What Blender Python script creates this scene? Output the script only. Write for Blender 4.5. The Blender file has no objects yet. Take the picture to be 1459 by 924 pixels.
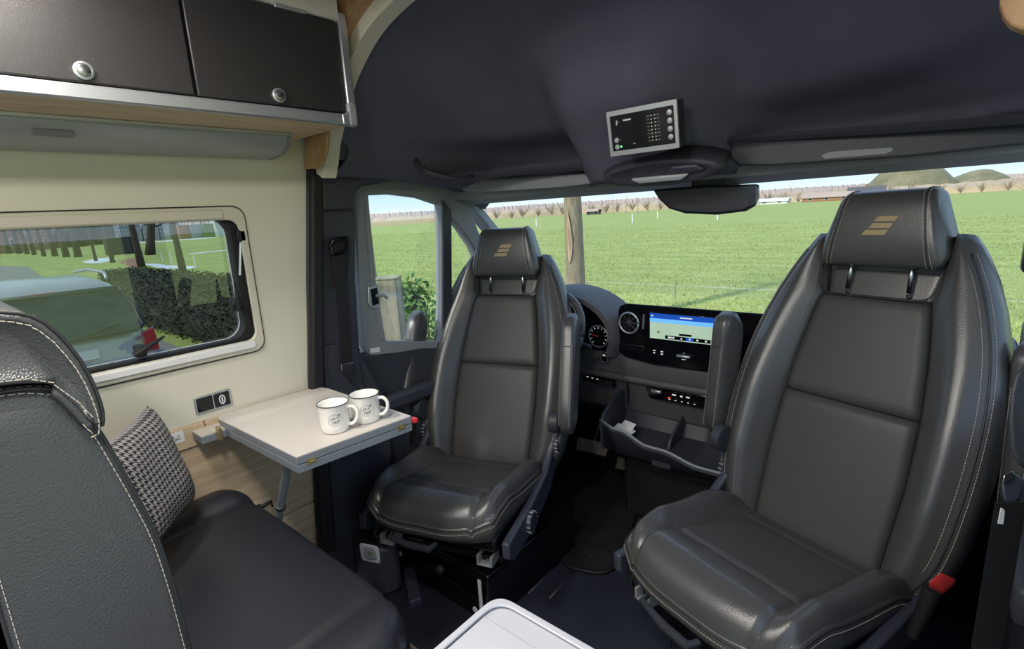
import bpy, bmesh, math, random
from mathutils import Vector, Matrix, noise
from mathutils.bvhtree import BVHTree
random.seed(7)
R = math.radians
C = bpy.context.scene.collection

# ------------------------------------------------------------------ camera
CX, CY, F, H = 729.5, 462.0, 745.2, 1.35
_Y = Vector((655.5, -198.0, F)).normalized()
_X = -Vector((-879.5, -107.0, F)).normalized()
_Z = -_X.cross(_Y) if _X.cross(_Y).y > 0 else _X.cross(_Y)
_Z.normalize()
def ray(px, py):
    d = Vector(((px - CX) / F, (py - CY) / F, 1.0))
    return Vector((_X.dot(d), _Y.dot(d), _Z.dot(d)))
def V(px, py, x=None, y=None, z=None, t=None):
    """world point seen at a pixel, on the plane x=, y= or z= (or at depth t)"""
    d = ray(px, py)
    if x is not None: t = x / d.x
    elif y is not None: t = y / d.y
    elif z is not None: t = (z - H) / d.z
    return Vector((0, 0, H)) + d * t
cam = bpy.data.cameras.new('camera'); camo = bpy.data.objects.new('camera', cam); C.objects.link(camo)
cam.sensor_fit = 'HORIZONTAL'; cam.sensor_width = 36.0; cam.lens = F / 1459 * 36.0
cam.clip_start = 0.02; cam.clip_end = 3000
r0 = Vector((_X.x, _Y.x, _Z.x)); u0 = -Vector((_X.y, _Y.y, _Z.y)); b0 = -Vector((_X.z, _Y.z, _Z.z))
b0.normalize(); r0 = (r0 - b0 * r0.dot(b0)).normalized(); u0 = b0.cross(r0)
camo.matrix_world = Matrix(((r0.x, u0.x, b0.x, 0), (r0.y, u0.y, b0.y, 0), (r0.z, u0.z, b0.z, H), (0, 0, 0, 1)))
bpy.context.scene.camera = camo

# ------------------------------------------------------------------ sky, sun, exposure
w = bpy.data.worlds.new('sky'); bpy.context.scene.world = w; w.use_nodes = True
nt = w.node_tree; nt.nodes.clear()
tc = nt.nodes.new('ShaderNodeTexCoord'); sep = nt.nodes.new('ShaderNodeSeparateXYZ')
cr = nt.nodes.new('ShaderNodeValToRGB'); bg = nt.nodes.new('ShaderNodeBackground'); wo = nt.nodes.new('ShaderNodeOutputWorld')
nt.links.new(tc.outputs['Generated'], sep.inputs[0]); nt.links.new(sep.outputs['Z'], cr.inputs[0])
nt.links.new(cr.outputs[0], bg.inputs[0]); nt.links.new(bg.outputs[0], wo.inputs[0])
e = cr.color_ramp.elements
e[0].position = 0.0; e[0].color = (0.80, 0.90, 0.97, 1)
e[1].position = 1.0; e[1].color = (0.30, 0.52, 0.95, 1)
m_ = e.new(0.05); m_.color = (0.52, 0.76, 0.97, 1)
m_ = e.new(0.35); m_.color = (0.50, 0.68, 0.95, 1)
bg.inputs[1].default_value = 1.15
sun = bpy.data.lights.new('sun', 'SUN'); sun.energy = 3.2; sun.angle = R(3); sun.color = (1, .95, .86)
suno = bpy.data.objects.new('sun', sun); C.objects.link(suno)
suno.rotation_euler = Vector((0.18, 0.72, -0.60)).to_track_quat('-Z', 'Y').to_euler()
vs = bpy.context.scene.view_settings
vs.view_transform = 'Standard'; vs.look = 'None'; vs.gamma = 1; vs.exposure = 0.24; vs.use_curve_mapping = False
bpy.context.scene.cycles.max_bounces = 10
bpy.context.scene.cycles.transparent_max_bounces = 16

# ------------------------------------------------------------------ materials
def srgb(r, g, b):
    f = lambda c: (c / 255 / 12.92) if c / 255 <= .04045 else ((c / 255 + .055) / 1.055) ** 2.4
    return (f(r), f(g), f(b), 1)
def mat(name, col, rough=.5, metal=0, noise_amt=0, nscale=20, bump=0, bscale=200, col2=None, spec=None, coat=0, stretch=None, voro=False, emit=None, estr=1):
    m = bpy.data.materials.new(name); m.use_nodes = True; t = m.node_tree; p = t.nodes['Principled BSDF']
    p.inputs['Base Color'].default_value = col; p.inputs['Roughness'].default_value = rough; p.inputs['Metallic'].default_value = metal
    if spec is not None: p.inputs['Specular IOR Level'].default_value = spec
    if coat: p.inputs['Coat Weight'].default_value = coat; p.inputs['Coat Roughness'].default_value = .1
    if emit: p.inputs['Emission Color'].default_value = emit; p.inputs['Emission Strength'].default_value = estr
    co = t.nodes.new('ShaderNodeTexCoord'); src = co.outputs['Object']
    if stretch:
        mp = t.nodes.new('ShaderNodeMapping'); mp.inputs['Scale'].default_value = stretch
        t.links.new(src, mp.inputs[0]); src = mp.outputs[0]
    if col2 or noise_amt:
        n = t.nodes.new('ShaderNodeTexNoise'); n.inputs['Scale'].default_value = nscale; n.inputs['Detail'].default_value = 6
        n.inputs['Roughness'].default_value = .6
        t.links.new(src, n.inputs['Vector']); r = t.nodes.new('ShaderNodeValToRGB')
        r.color_ramp.elements[0].position = .35; r.color_ramp.elements[1].position = .65
        r.color_ramp.elements[0].color = col
        r.color_ramp.elements[1].color = col2 if col2 else tuple(c * (1 + noise_amt) for c in col[:3]) + (1,)
        t.links.new(n.outputs['Fac'], r.inputs[0]); t.links.new(r.outputs[0], p.inputs['Base Color'])
    if bump:
        b = t.nodes.new('ShaderNodeBump'); b.inputs['Strength'].default_value = bump; b.inputs['Distance'].default_value = .001
        if voro:
            n = t.nodes.new('ShaderNodeTexVoronoi'); n.inputs['Scale'].default_value = bscale; t.links.new(src, n.inputs['Vector']); t.links.new(n.outputs['Distance'], b.inputs['Height'])
            b.invert = True
        else:
            n = t.nodes.new('ShaderNodeTexNoise'); n.inputs['Scale'].default_value = bscale; n.inputs['Detail'].default_value = 3; t.links.new(src, n.inputs['Vector']); t.links.new(n.outputs['Fac'], b.inputs['Height'])
        t.links.new(b.outputs[0], p.inputs['Normal'])
    return m
def glass(name, tint=(1, 1, 1, 1), ior=1.45, rough=0.0):
    m = bpy.data.materials.new(name); m.use_nodes = True; t = m.node_tree; t.nodes.clear()
    o = t.nodes.new('ShaderNodeOutputMaterial'); mx = t.nodes.new('ShaderNodeMixShader'); lw = t.nodes.new('ShaderNodeLayerWeight'); lw.inputs[0].default_value = .5
    pw = t.nodes.new('ShaderNodeMath'); pw.operation = 'POWER'; pw.inputs[1].default_value = 5; fr = t.nodes.new('ShaderNodeMath'); fr.operation = 'MULTIPLY_ADD'
    r0_ = ((ior-1)/(ior+1))**2*1.9; t.links.new(lw.outputs['Facing'], pw.inputs[0]); t.links.new(pw.outputs[0], fr.inputs[0]); fr.inputs[1].default_value = 1-r0_; fr.inputs[2].default_value = r0_
    tr = t.nodes.new('ShaderNodeBsdfTransparent'); gl = t.nodes.new('ShaderNodeBsdfGlossy')
    tr.inputs[0].default_value = tint; gl.inputs['Roughness'].default_value = rough
    t.links.new(fr.outputs[0], mx.inputs[0]); t.links.new(tr.outputs[0], mx.inputs[1]); t.links.new(gl.outputs[0], mx.inputs[2]); t.links.new(mx.outputs[0], o.inputs[0])
    return m
M = {}
M['leather'] = mat('leather', srgb(74, 74, 74), .31, bump=.22, bscale=360, voro=True, spec=.8)
M['leather_panel'] = mat('leather_panel', srgb(72, 71, 70), .46, bump=.25, bscale=600, spec=.4)
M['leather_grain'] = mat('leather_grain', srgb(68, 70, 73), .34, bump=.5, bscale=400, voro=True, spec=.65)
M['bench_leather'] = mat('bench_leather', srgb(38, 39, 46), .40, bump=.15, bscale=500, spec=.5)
M['stitch'] = mat('stitch', srgb(190, 182, 168), .7)
M['piping'] = mat('piping', srgb(48, 48, 50), .45)
M['gold'] = mat('gold', srgb(176, 156, 118), .5)
M['plastic'] = mat('plastic', srgb(54, 58, 66), .5, bump=.15, bscale=500)
M['plastic_grey'] = mat('plastic_grey', srgb(134, 139, 143), .55, bump=.1, bscale=500)
M['plastic_dash'] = mat('plastic_dash', srgb(86, 86, 88), .55, bump=.15, bscale=600)
M['plastic_blue'] = mat('plastic_blue', srgb(60, 64, 76), .42, bump=.1, bscale=500)
M['gloss_black'] = mat('gloss_black', srgb(14, 15, 20), .12)
M['black_metal'] = mat('black_metal', srgb(16, 17, 22), .3)
M['rubber'] = mat('rubber', srgb(22, 22, 24), .6)
M['fabric'] = mat('headliner_fabric', srgb(88, 90, 104), .95, noise_amt=.15, nscale=6, bump=.25, bscale=900, spec=.15)
M['worktop'] = mat('worktop', srgb(176, 177, 184), .35)
M['cream'] = mat('cream_wall', srgb(214, 210, 192), .55, noise_amt=.03, nscale=4, bump=.06, bscale=300)
M['white_lam'] = mat('white_laminate', srgb(204, 198, 192), .35, bump=.03, bscale=400)
M['grey_edge'] = mat('grey_edge', srgb(128, 134, 142), .5)
M['alu'] = mat('aluminium', srgb(196, 200, 205), .38, .85)
M['lamp_alu'] = mat('lamp_aluminium', srgb(172, 178, 178), .45, .4)
M['steel'] = mat('steel', srgb(170, 172, 176), .25, 1)
M['cabinet'] = mat('cabinet_black', srgb(38, 36, 36), .42, bump=.5, bscale=60, stretch=(4, 18, 18), noise_amt=.12, nscale=20)
M['wood'] = mat('wood', srgb(212, 190, 160), .5, col2=srgb(188, 162, 130), nscale=3.2, stretch=(9, 1.6, 22), bump=.05, bscale=60)
M['wood2'] = mat('wood_reddish', srgb(184, 150, 112), .45, col2=srgb(160, 124, 88), nscale=4, stretch=(9, 9, 1.5))
M['brass'] = mat('brass', srgb(190, 172, 120), .35, .8)
M['enamel'] = mat('enamel', srgb(240, 238, 232), .15, coat=.5)
M['ink'] = mat('ink', srgb(40, 42, 46), .6)
M['white'] = mat('white_plastic', srgb(228, 228, 228), .4)
M['frame_white'] = mat('window_frame_white', srgb(206, 200, 184), .35)
M['red'] = mat('red_plastic', srgb(214, 60, 62), .4)
M['floor'] = mat('cab_floor', srgb(38, 41, 50), .38, noise_amt=.3, nscale=8, bump=.1, bscale=200)
M['carpet'] = mat('mat_carpet', srgb(32, 32, 35), .95, noise_amt=.5, nscale=14, bump=.6, bscale=500, spec=.1)
M['wear'] = mat('worn_rubber', srgb(128, 122, 114), .7, bump=.3, bscale=300)
M['print'] = mat('print_white', srgb(215, 218, 222), .5)
M['lens'] = mat('lens', srgb(170, 176, 182), .25)
M['paper'] = mat('paper', srgb(225, 222, 215), .7)
M['glass'] = glass('window_glass', (.96, .98, .97, 1))
M['tint'] = glass('camper_window_acrylic', (.74, .78, .75, 1), 1.6)
M['grass'] = mat('grass', srgb(150, 161, 90), .95, col2=srgb(172, 180, 110), nscale=.25, stretch=(1, 5, 1), bump=0, spec=.1)
M['grass_blade'] = mat('grass_blade', srgb(152, 163, 92), .9, col2=srgb(180, 187, 122), nscale=1.4, spec=.1)
M['asphalt'] = mat('asphalt', srgb(132, 126, 122), .9, noise_amt=.2, nscale=2)
M['reed'] = mat('reed', srgb(206, 182, 150), .95, col2=srgb(176, 156, 130), nscale=.06, stretch=(1, 1, 3), spec=.1)
M['bark'] = mat('bark', srgb(162, 150, 124), .95, col2=srgb(132, 120, 98), nscale=7, stretch=(3, 3, .7), bump=.0, spec=.1)
M['bark_dark'] = mat('bark_dark', srgb(84, 74, 66), .95, col2=srgb(62, 56, 50), nscale=5, stretch=(3, 3, .7), spec=.1)
M['scar'] = mat('bare_wood_scar', srgb(196, 172, 138), .8, col2=srgb(140, 116, 90), nscale=5, stretch=(4, 4, .6))
M['twig'] = mat('twigs', srgb(158, 140, 122), .95, spec=.1)
M['leaf'] = mat('leaf', srgb(72, 112, 48), .7, col2=srgb(112, 148, 70), nscale=9)
M['hedge'] = mat('hedge_leaf', srgb(54, 58, 50), .9, col2=srgb(80, 82, 68), nscale=6, spec=.1)
M['evergreen'] = mat('evergreen', srgb(56, 74, 48), .9, col2=srgb(40, 54, 36), nscale=2, spec=.1)
M['concrete'] = mat('weathered_post', srgb(178, 168, 146), .9, col2=srgb(120, 118, 96), nscale=5, stretch=(2, 2, .6))
M['snow'] = mat('snow', srgb(225, 228, 235), .8)
M['brick'] = mat('brick_wall', srgb(150, 108, 88), .9, noise_amt=.2, nscale=2)
M['roof'] = mat('roof_tiles', srgb(92, 88, 88), .8, noise_amt=.2, nscale=2)
M['greenhouse'] = mat('greenhouse_glass', srgb(150, 152, 165), .3)
M['spoil'] = mat('spoil_heap', srgb(142, 132, 104), .95, col2=srgb(112, 110, 76), nscale=.12)
M['car_paint'] = mat('car_paint', srgb(178, 176, 172), .3, .15, coat=.6)
M['car_glass'] = mat('car_glass', srgb(34, 42, 52), .08, spec=.35)
M['car_dark'] = mat('car_trim', srgb(34, 36, 42), .5)
M['tail'] = mat('tail_lamp', srgb(200, 44, 48), .2, coat=1)
M['soil'] = mat('soil', srgb(150, 112, 84), .95, noise_amt=.2, nscale=3)
M['screen_map'] = mat('screen_map', srgb(150, 176, 152), .3, emit=srgb(176, 200, 178), estr=.55, col2=srgb(170, 190, 168), nscale=9)
M['screen_blue'] = mat('screen_blue', srgb(20, 60, 150), .3, emit=srgb(24, 78, 170), estr=.7)
M['screen_sky'] = mat('screen_sky', srgb(100, 160, 220), .3, emit=srgb(100, 170, 230), estr=.8)
M['icon'] = mat('icon_white', srgb(230, 232, 235), .4, emit=(1, 1, 1, 1), estr=.35)
M['green_led'] = mat('green_led', (0, 1, .1, 1), .4, emit=(.1, 1, .2, 1), estr=4)
M['red_led'] = mat('red_led', (1, .05, .03, 1), .4, emit=(1, .08, .05, 1), estr=1.5)
M['fill_glow'] = mat('fill_diffuser', (1, 1, 1, 1), .5, emit=(1, .95, .88, 1), estr=8)  # glowing face of the added fill lamps
M['mirror_glass'] = mat('mirror_back', srgb(30, 34, 44), .3)

# ------------------------------------------------------------------ mesh builder
class B:
    def __init__(s): s.v = []; s.f = []
    def add(s, vs, fs):
        n = len(s.v); s.v += [Vector(v) for v in vs]; s.f += [tuple(i + n for i in f) for f in fs]; return s
    def box(s, a, b):
        x0, y0, z0 = a; x1, y1, z1 = b
        return s.add([(x0,y0,z0),(x1,y0,z0),(x1,y1,z0),(x0,y1,z0),(x0,y0,z1),(x1,y0,z1),(x1,y1,z1),(x0,y1,z1)],
                     [(0,3,2,1),(4,5,6,7),(0,1,5,4),(1,2,6,5),(2,3,7,6),(3,0,4,7)])
    def prism(s, pts, d):
        """closed polygon (3d points) extruded by vector d"""
        n = len(pts); pts = [Vector(p) for p in pts]; d = Vector(d)
        return s.add(pts + [p + d for p in pts], [tuple(range(n))[::-1], tuple(range(n, 2*n))] + [(i, (i+1) % n, n + (i+1) % n, n + i) for i in range(n)])
    def loft(s, rings, closed=True, cap=True):
        n = len(rings[0]); vs = [p for r in rings for p in r]; fs = []
        for i in range(len(rings) - 1):
            for j in range(n if closed else n - 1):
                k = (j + 1) % n
                fs.append((i*n + j, i*n + k, (i+1)*n + k, (i+1)*n + j))
        if cap and closed: fs += [tuple(range(n))[::-1], tuple((len(rings)-1)*n + j for j in range(n))]
        return s.add(vs, fs)
    def tube(s, path, r, seg=8, cap=True):
        path = [Vector(p) for p in path]; rings = []; up = None
        for i, p in enumerate(path):
            d = (path[min(i+1, len(path)-1)] - path[max(i-1, 0)]).normalized()
            if up is None: up = d.orthogonal().normalized()
            up = (up - d * up.dot(d)).normalized(); q = d.cross(up)
            rr = r[i] if isinstance(r, (list, tuple)) else r
            rings.append([p + (up * math.cos(2*math.pi*k/seg) + q * math.sin(2*math.pi*k/seg)) * rr for k in range(seg)])
        return s.loft(rings, cap=cap)
    def lathe(s, prof, o=(0,0,0), ax=(0,0,1), seg=32):
        o = Vector(o); ax = Vector(ax).normalized(); a = ax.orthogonal().normalized(); b = ax.cross(a)
        return s.loft([[o + ax*h + (a*math.cos(2*math.pi*k/seg) + b*math.sin(2*math.pi*k/seg))*r for k in range(seg)] for r, h in prof])
    def strip(s, pts, wdir, width, nrm, th):
        """flat band along pts"""
        w_ = Vector(wdir).normalized()*width/2; n_ = Vector(nrm).normalized()*th
        return s.loft([[Vector(p)-w_, Vector(p)+w_, Vector(p)+w_+n_, Vector(p)-w_+n_] for p in pts])
    def stitches(s, path, sp=.008, ln=.0055, r=.0007, off=(0,0,0)):
        path = [Vector(p) + Vector(off) for p in path]; d = 0; acc = 0
        for a, b in zip(path, path[1:]):
            L = (b-a).length
            if L < 1e-6: continue
            t = (b-a)/L; up = t.orthogonal().normalized()*r; q = t.cross(up.normalized())*r
            while acc < L:
                p = a + t*acc; e2 = p + t*ln
                s.add([p+up, p+q, p-up, p-q, e2+up, e2+q, e2-up, e2-q], [(0,1,5,4),(1,2,6,5),(2,3,7,6),(3,0,4,7),(0,3,2,1),(4,5,6,7)])
                acc += sp
            acc -= L
        return s
ORG = {}
def obj(name, b, m, parent=None, smooth=False, bevel=0, seg=2, sub=0, world=True, kind=None, label=None):
    me = bpy.data.meshes.new(name)
    o = bpy.data.objects.new(name, me); C.objects.link(o)
    off = ORG.get(parent.name, Vector()) if parent is not None else Vector()
    if parent is None and world and b.v:
        lo = Vector([min(v[i] for v in b.v) for i in range(3)]); hi = Vector([max(v[i] for v in b.v) for i in range(3)])
        off = Vector(((lo.x+hi.x)/2, (lo.y+hi.y)/2, lo.z)); o.location = off
    me.from_pydata([v - off for v in b.v], [], b.f); me.update()
    bm = bmesh.new(); bm.from_mesh(me); bmesh.ops.recalc_face_normals(bm, faces=bm.faces)
    bm.to_mesh(me); bm.free()
    if parent is not None: o.parent = parent
    ORG[o.name] = off
    if isinstance(m, str): m = M[m]
    me.materials.append(m)
    if bevel:
        md = o.modifiers.new('bevel', 'BEVEL'); md.width = bevel; md.segments = seg; md.limit_method = 'ANGLE'; md.angle_limit = R(35)
    if sub:
        md = o.modifiers.new('sub', 'SUBSURF'); md.levels = md.render_levels = sub
    if smooth or bevel or sub:
        for p in me.polygons: p.use_smooth = True
        if not sub and smooth != 'all':
            me.set_sharp_from_angle(angle=R(45)) if hasattr(me, 'set_sharp_from_angle') else None
    if kind: o['kind'] = kind
    if label: o['label'] = label
    return o
def thing(name, label, cat, loc, rz=0, group=None, kind=None):
    o = bpy.data.objects.new(name, None); C.objects.link(o); o.location = loc; o.rotation_euler = (0, 0, rz); o.empty_display_size = .05
    o['label'] = label
    if cat: o['category'] = cat
    if group: o['group'] = group
    if kind: o['kind'] = kind
    ORG[o.name] = Vector(loc) if rz == 0 else Vector()
    return o
def tag(o, label, cat, group=None, kind=None):
    o['label'] = label
    if cat: o['category'] = cat
    if group: o['group'] = group
    if kind: o['kind'] = kind
    return o
def text(s_, size, m, parent, origin, xd, nd, name='lettering', th=.0004, align='CENTER', font_shear=0):
    cu = bpy.data.curves.new('t', 'FONT'); cu.body = s_; cu.size = size; cu.extrude = th; cu.align_x = align; cu.align_y = 'CENTER'; cu.shear = font_shear; cu.resolution_u = 2
    to = bpy.data.objects.new('t', cu); C.objects.link(to); bpy.context.view_layer.update()
    me = bpy.data.meshes.new_from_object(to); bpy.data.objects.remove(to)
    xd = Vector(xd).normalized(); nd = Vector(nd).normalized(); yd = nd.cross(xd).normalized(); xd = yd.cross(nd)
    b = B(); b.add([Vector(origin) + xd*v.co.x + yd*v.co.y + nd*v.co.z for v in me.vertices], [tuple(p.vertices) for p in me.polygons])
    return obj(name, b, m, parent)
def plate(outer, holes, d, b=None):
    """polygon with holes (3d, coplanar) extruded by d"""
    bm = bmesh.new(); es = []
    for loop in [outer] + holes:
        vs = [bm.verts.new(p) for p in loop]
        es += [bm.edges.new((vs[i], vs[(i+1) % len(vs)])) for i in range(len(vs))]
    bmesh.ops.triangle_fill(bm, use_beauty=True, use_dissolve=False, edges=es)
    # drop faces inside holes is automatic for triangle_fill with nested loops
    fs = list(bm.faces); r = bmesh.ops.extrude_face_region(bm, geom=fs)
    for v in [g for g in r['geom'] if isinstance(g, bmesh.types.BMVert)]: v.co += Vector(d)
    bm.verts.index_update(); b = b or B()
    b.add([v.co.copy() for v in bm.verts], [tuple(v.index for v in f.verts) for f in bm.faces]); bm.free()
    return b
def rrect(w, h, r, n=5):
    pts = []
    for cx, cy, a0 in ((w/2-r, h/2-r, 0), (-w/2+r, h/2-r, 90), (-w/2+r, -h/2+r, 180), (w/2-r, -h/2+r, 270)):
        for k in range(n+1):
            a = R(a0 + 90*k/n); pts.append((cx + r*math.cos(a), cy + r*math.sin(a)))
    return pts
def smooth_path(pts, n=6, closed=False):
    pts = [Vector(p) for p in pts]; out = []; N = len(pts)
    for i in range(N if closed else N-1):
        g = (lambda k: pts[k % N]) if closed else (lambda k: pts[max(0, min(N-1, k))])
        p0, p1, p2, p3 = g(i-1), g(i), g(i+1), g(i+2)
        for k in range(n):
            t = k/n
            out.append(.5*((2*p1) + (p2-p0)*t + (2*p0-5*p1+4*p2-p3)*t*t + (3*p1-p0-3*p2+p3)*t**3))
    if not closed: out.append(pts[-1])
    return out
def interp(tab, x):
    if x <= tab[0][0]: return tab[0][1]
    for (a, p), (b, q) in zip(tab, tab[1:]):
        if x <= b:
            t = (x-a)/(b-a); t = t*t*(3-2*t) if False else t
            return p + (q-p)*t
    return tab[-1][1]
def sm(a, b, x):
    t = max(0, min(1, (x-a)/(b-a))); return t*t*(3-2*t)
def struct(name, b, m, label=None, parent=None, **k):
    o = obj(name, b, m, parent, **k)
    if parent is None: o['kind'] = 'structure'
    if label: o['label'] = label
    return o

LX = -1.66          # face of the left living wall
# ================================================================== LARGE STRUCTURE
# ---- ground outside
b = B()
N = 60
for i in range(N):
    for j in range(N): pass
b = B().box((-700, -400, -.95), (700, 1500, -.76))
g = obj('meadow_ground', b, 'grass', world=False); tag(g, 'wide green meadow running out to the horizon', None, kind='structure')
b = B().prism([(-4.5, -14, -.758), (-40, -30, -.758), (-90, 4.5, -.758), (-60, 7.0, -.758), (-17, 3.2, -.758), (-4.5, 3.0, -.758), (-4.2, 7.3, -.758), (-6, 8.6, -.758), (-7, 9.5, -.758), (4.5, 9.6, -.758), (4.5, -14, -.758)], (0, 0, .008))
o = obj('road', b, 'asphalt'); tag(o, 'grey asphalt lane and parking strip beside the van', None, kind='structure')

# ---- floor of the van
struct('floor', B().box((-1.85, -1.6, -.04), (.25, 2.38, 0)), 'floor', 'dark blue-black vinyl floor of the cab')
# ---- left wall with the window hole
wy0, wy1, wz0, wz1 = -.62, .70, .975, 1.415
hole = [Vector((LX, (wy0+wy1)/2 + p[0], (wz0+wz1)/2 + p[1])) for p in rrect(wy1-wy0-.03, wz1-wz0-.03, .05)]
outer = [Vector((LX, -1.6, .804)), V(289, 600, x=LX) + Vector((0, 0, 0)), V(448, 556, x=LX), V(438, 500, x=LX), V(436, 400, x=LX), V(436, 240, x=LX), Vector((LX, .93, 1.95)), Vector((LX, -1.6, 1.95))]
outer[1].z = .804; outer[2].z = .804
wl = struct('wall_left', plate(outer, [hole], (-.04, 0, 0)), 'cream', 'cream side wall panel around the camper window')
# wood lower wall: rail and panels
for (y0, y1, z0, z1, dx) in ((-1.6, .49, .738, .803, .008), (.494, .84, .738, .803, .004), (-1.6, .82, .40, .735, 0), (-1.6, .80, .02, .396, 0)):
    obj('wood_panel', B().box((LX-.03, y0, z0), (LX+dx, y1, z1)), 'wood', wl, bevel=.002)
# ---- ceiling of living part
struct('ceiling', B().box((-1.62, -1.6, 1.935), (.02, .97, 1.97)), 'white_lam', 'pale ceiling panel of the living area')
# ---- fill lamps under the ceiling, out of view, added to brighten the interior
FILL_W = 8.0
for k, (lx, ly, lab) in enumerate(((-1.15, -.70, 'rear left'), (-.45, -.70, 'rear right'), (-1.15, .10, 'front left'), (-.45, .10, 'front right'))):
    T = thing('fill_lamp', 'added square fill lamp out of view, ' + lab + ' of the four over the living area', 'lamp', (lx, ly, 1.92))
    obj('frame', B().box((lx-.11, ly-.11, 1.918), (lx+.11, ly+.11, 1.935)), 'alu', T, bevel=.003)
    obj('diffuser', B().box((lx-.10, ly-.10, 1.914), (lx+.10, ly+.10, 1.919)), 'fill_glow', T)
    L_ = bpy.data.lights.new('fill_lamp_light', 'AREA'); L_.size = .19; L_.energy = FILL_W; L_.color = (1, .95, .88); L_.shape = 'SQUARE'
    lo = bpy.data.objects.new('fill_lamp_light', L_); C.objects.link(lo); lo.parent = T; lo.location = (0, 0, -.010)
# ---- headliner arch profile
arch = [(-1.60, 1.50), (-1.575, 1.545), (-1.545, 1.607), (-1.475, 1.70), (-1.41, 1.775), (-1.29, 1.855), (-1.15, 1.90), (-.95, 1.925), (-.78, 1.93)]
arch = arch + [(-.78 + (-.78 - x)*1.17, z) for x, z in arch[-2::-1]]
arch3 = smooth_path([(x, 0, z) for x, z in arch], 6)
nA = len(arch3)
def lin_surface(iu, v):
    p = arch3[iu]; u = iu/(nA-1)
    g = 1 - v**2.1
    xh = -1.70 + u*1.86
    # side edges stay near door top
    x = p.x*(1-v) + xh*v if True else p.x
    cx = -.77
    z = 1.425 + (p.z-1.425)*g
    y = .97 + .80*v
    # overhead console bulge towards the room
    bul = math.exp(-((x+.80)/.25)**4) * sm(.38, .80, v)
    y -= .25*bul * (1 - .0*v)
    z -= .0*bul
    # recesses of the storage pockets either side
    for c0, hw in ((-1.32, .27), (-.16, .33)):
        rec = math.exp(-((x-c0)/hw)**6) * math.exp(-((z-1.555)/.05)**4)
        y += .10*rec
    return Vector((x, y, z))
b = B(); nv = 60
b.loft([[lin_surface(i, k/nv) for i in range(nA)] for k in range(nv+1)], closed=False)
hl_bvh = BVHTree.FromPolygons(b.v, b.f)
def on_liner(px, py, off=0.0):
    d = ray(px, py).normalized(); h_, n_, i_, dd = hl_bvh.ray_cast(Vector((0, 0, H)), d)
    return (Vector((0, 0, H)) + d*(dd-off)) if h_ else V(px, py, y=1.55)
hl = obj('headliner', b, 'fabric', smooth='all', world=False)
tag(hl, 'dark charcoal fabric headliner vaulting over the cab', 'headliner')
md = hl.modifiers.new('s', 'SOLIDIFY'); md.thickness = .012; md.offset = 1
# outer roof skin and body, keeps daylight out above the headliner
b = B()
skin = [[Vector((p.x*1.04+.03, y, p.z + .10 - dz)) for p in arch3] for y, dz in ((-1.6, 0), (.9, 0), (1.3, .06), (1.62, .18), (1.86, .52))]
skin = [[Vector((-.77 + (p.x+.77)*1.12, p.y, p.z)) for p in r_] for r_ in skin]
skin = [[Vector((p.x, p.y, max(p.z, 1.50))) for p in r_] for r_ in skin]
b.loft(skin, closed=False)
rs = obj('roof_shell', b, 'white', smooth='all', world=False); rs['kind'] = 'structure'; rs['label'] = 'white outer roof skin of the van'
# arch trim cream, then wood
def arch_band(in_off, out_off, y0, y1, x_from=-2, x_to=-.78):
    pts = [p for p in arch3 if x_from <= p.x <= x_to]
    def off(i, d):
        t = (pts[min(i+1, len(pts)-1)] - pts[max(i-1, 0)]).normalized(); n_ = Vector((-t.z, 0, t.x))
        return pts[i] + n_*d
    bb = B()
    bb.loft([[off(i, in_off)+Vector((0, y0, 0)), off(i, out_off)+Vector((0, y0, 0)), off(i, out_off)+Vector((0, y1, 0)), off(i, in_off)+Vector((0, y1, 0))] for i in range(len(pts))])
    return bb
struct('trim_1', arch_band(-.012, .09, .935, .985, x_to=.1), 'cream', 'cream arch trim between living area and cab headliner', smooth=True)
struct('trim_2', arch_band(.028, .14, .900, .936, -1.40, -.5), 'wood2', 'reddish wood arch piece above the cabinet end', smooth=True)

# ---- B pillar left
pl = [V(437, 225, x=-1.655), V(437, 400, x=-1.655), V(438, 540, x=-1.655), V(446, 680, x=-1.655), V(452, 790, x=-1.655)]
pr_ = [V(519, 233, x=-1.655), V(519, 250, x=-1.655), V(508, 268, x=-1.655), V(508, 400, x=-1.655), V(514, 500, x=-1.655), V(548, 560, x=-1.655), V(560, 640, x=-1.655), V(548, 760, x=-1.655), V(545, 850, x=-1.655)]
bt = B().prism(pl + pr_[::-1], (-.12, 0, 0))
tr = struct('trim_3', bt, 'plastic', 'dark grey plastic lining of the left door pillar', bevel=.012)
obj('upper_cover', B().prism([V(452, 226, x=-1.655), V(519, 231, x=-1.655), V(519, 252, x=-1.655), V(503, 268, x=-1.655), V(500, 300, x=-1.655), V(455, 300, x=-1.655)], (.022, 0, 0)), 'plastic', tr, bevel=.01)
obj('lower_cover', B().prism([V(456, 492, x=-1.655), V(505, 486, x=-1.655), V(516, 545, x=-1.655), V(520, 640, x=-1.655), V(470, 640, x=-1.655)], (.012, 0, 0)), 'plastic', tr, bevel=.008)
obj('rear_flange', B().prism([V(437, 235, x=-1.65), V(455, 228, x=-1.65), V(455, 400, x=-1.65), V(458, 560, x=-1.65), V(475, 780, x=-1.65), V(452, 790, x=-1.65), V(438, 540, x=-1.65)], (.03, 0, 0)), 'rubber', tr, bevel=.01)

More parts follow.
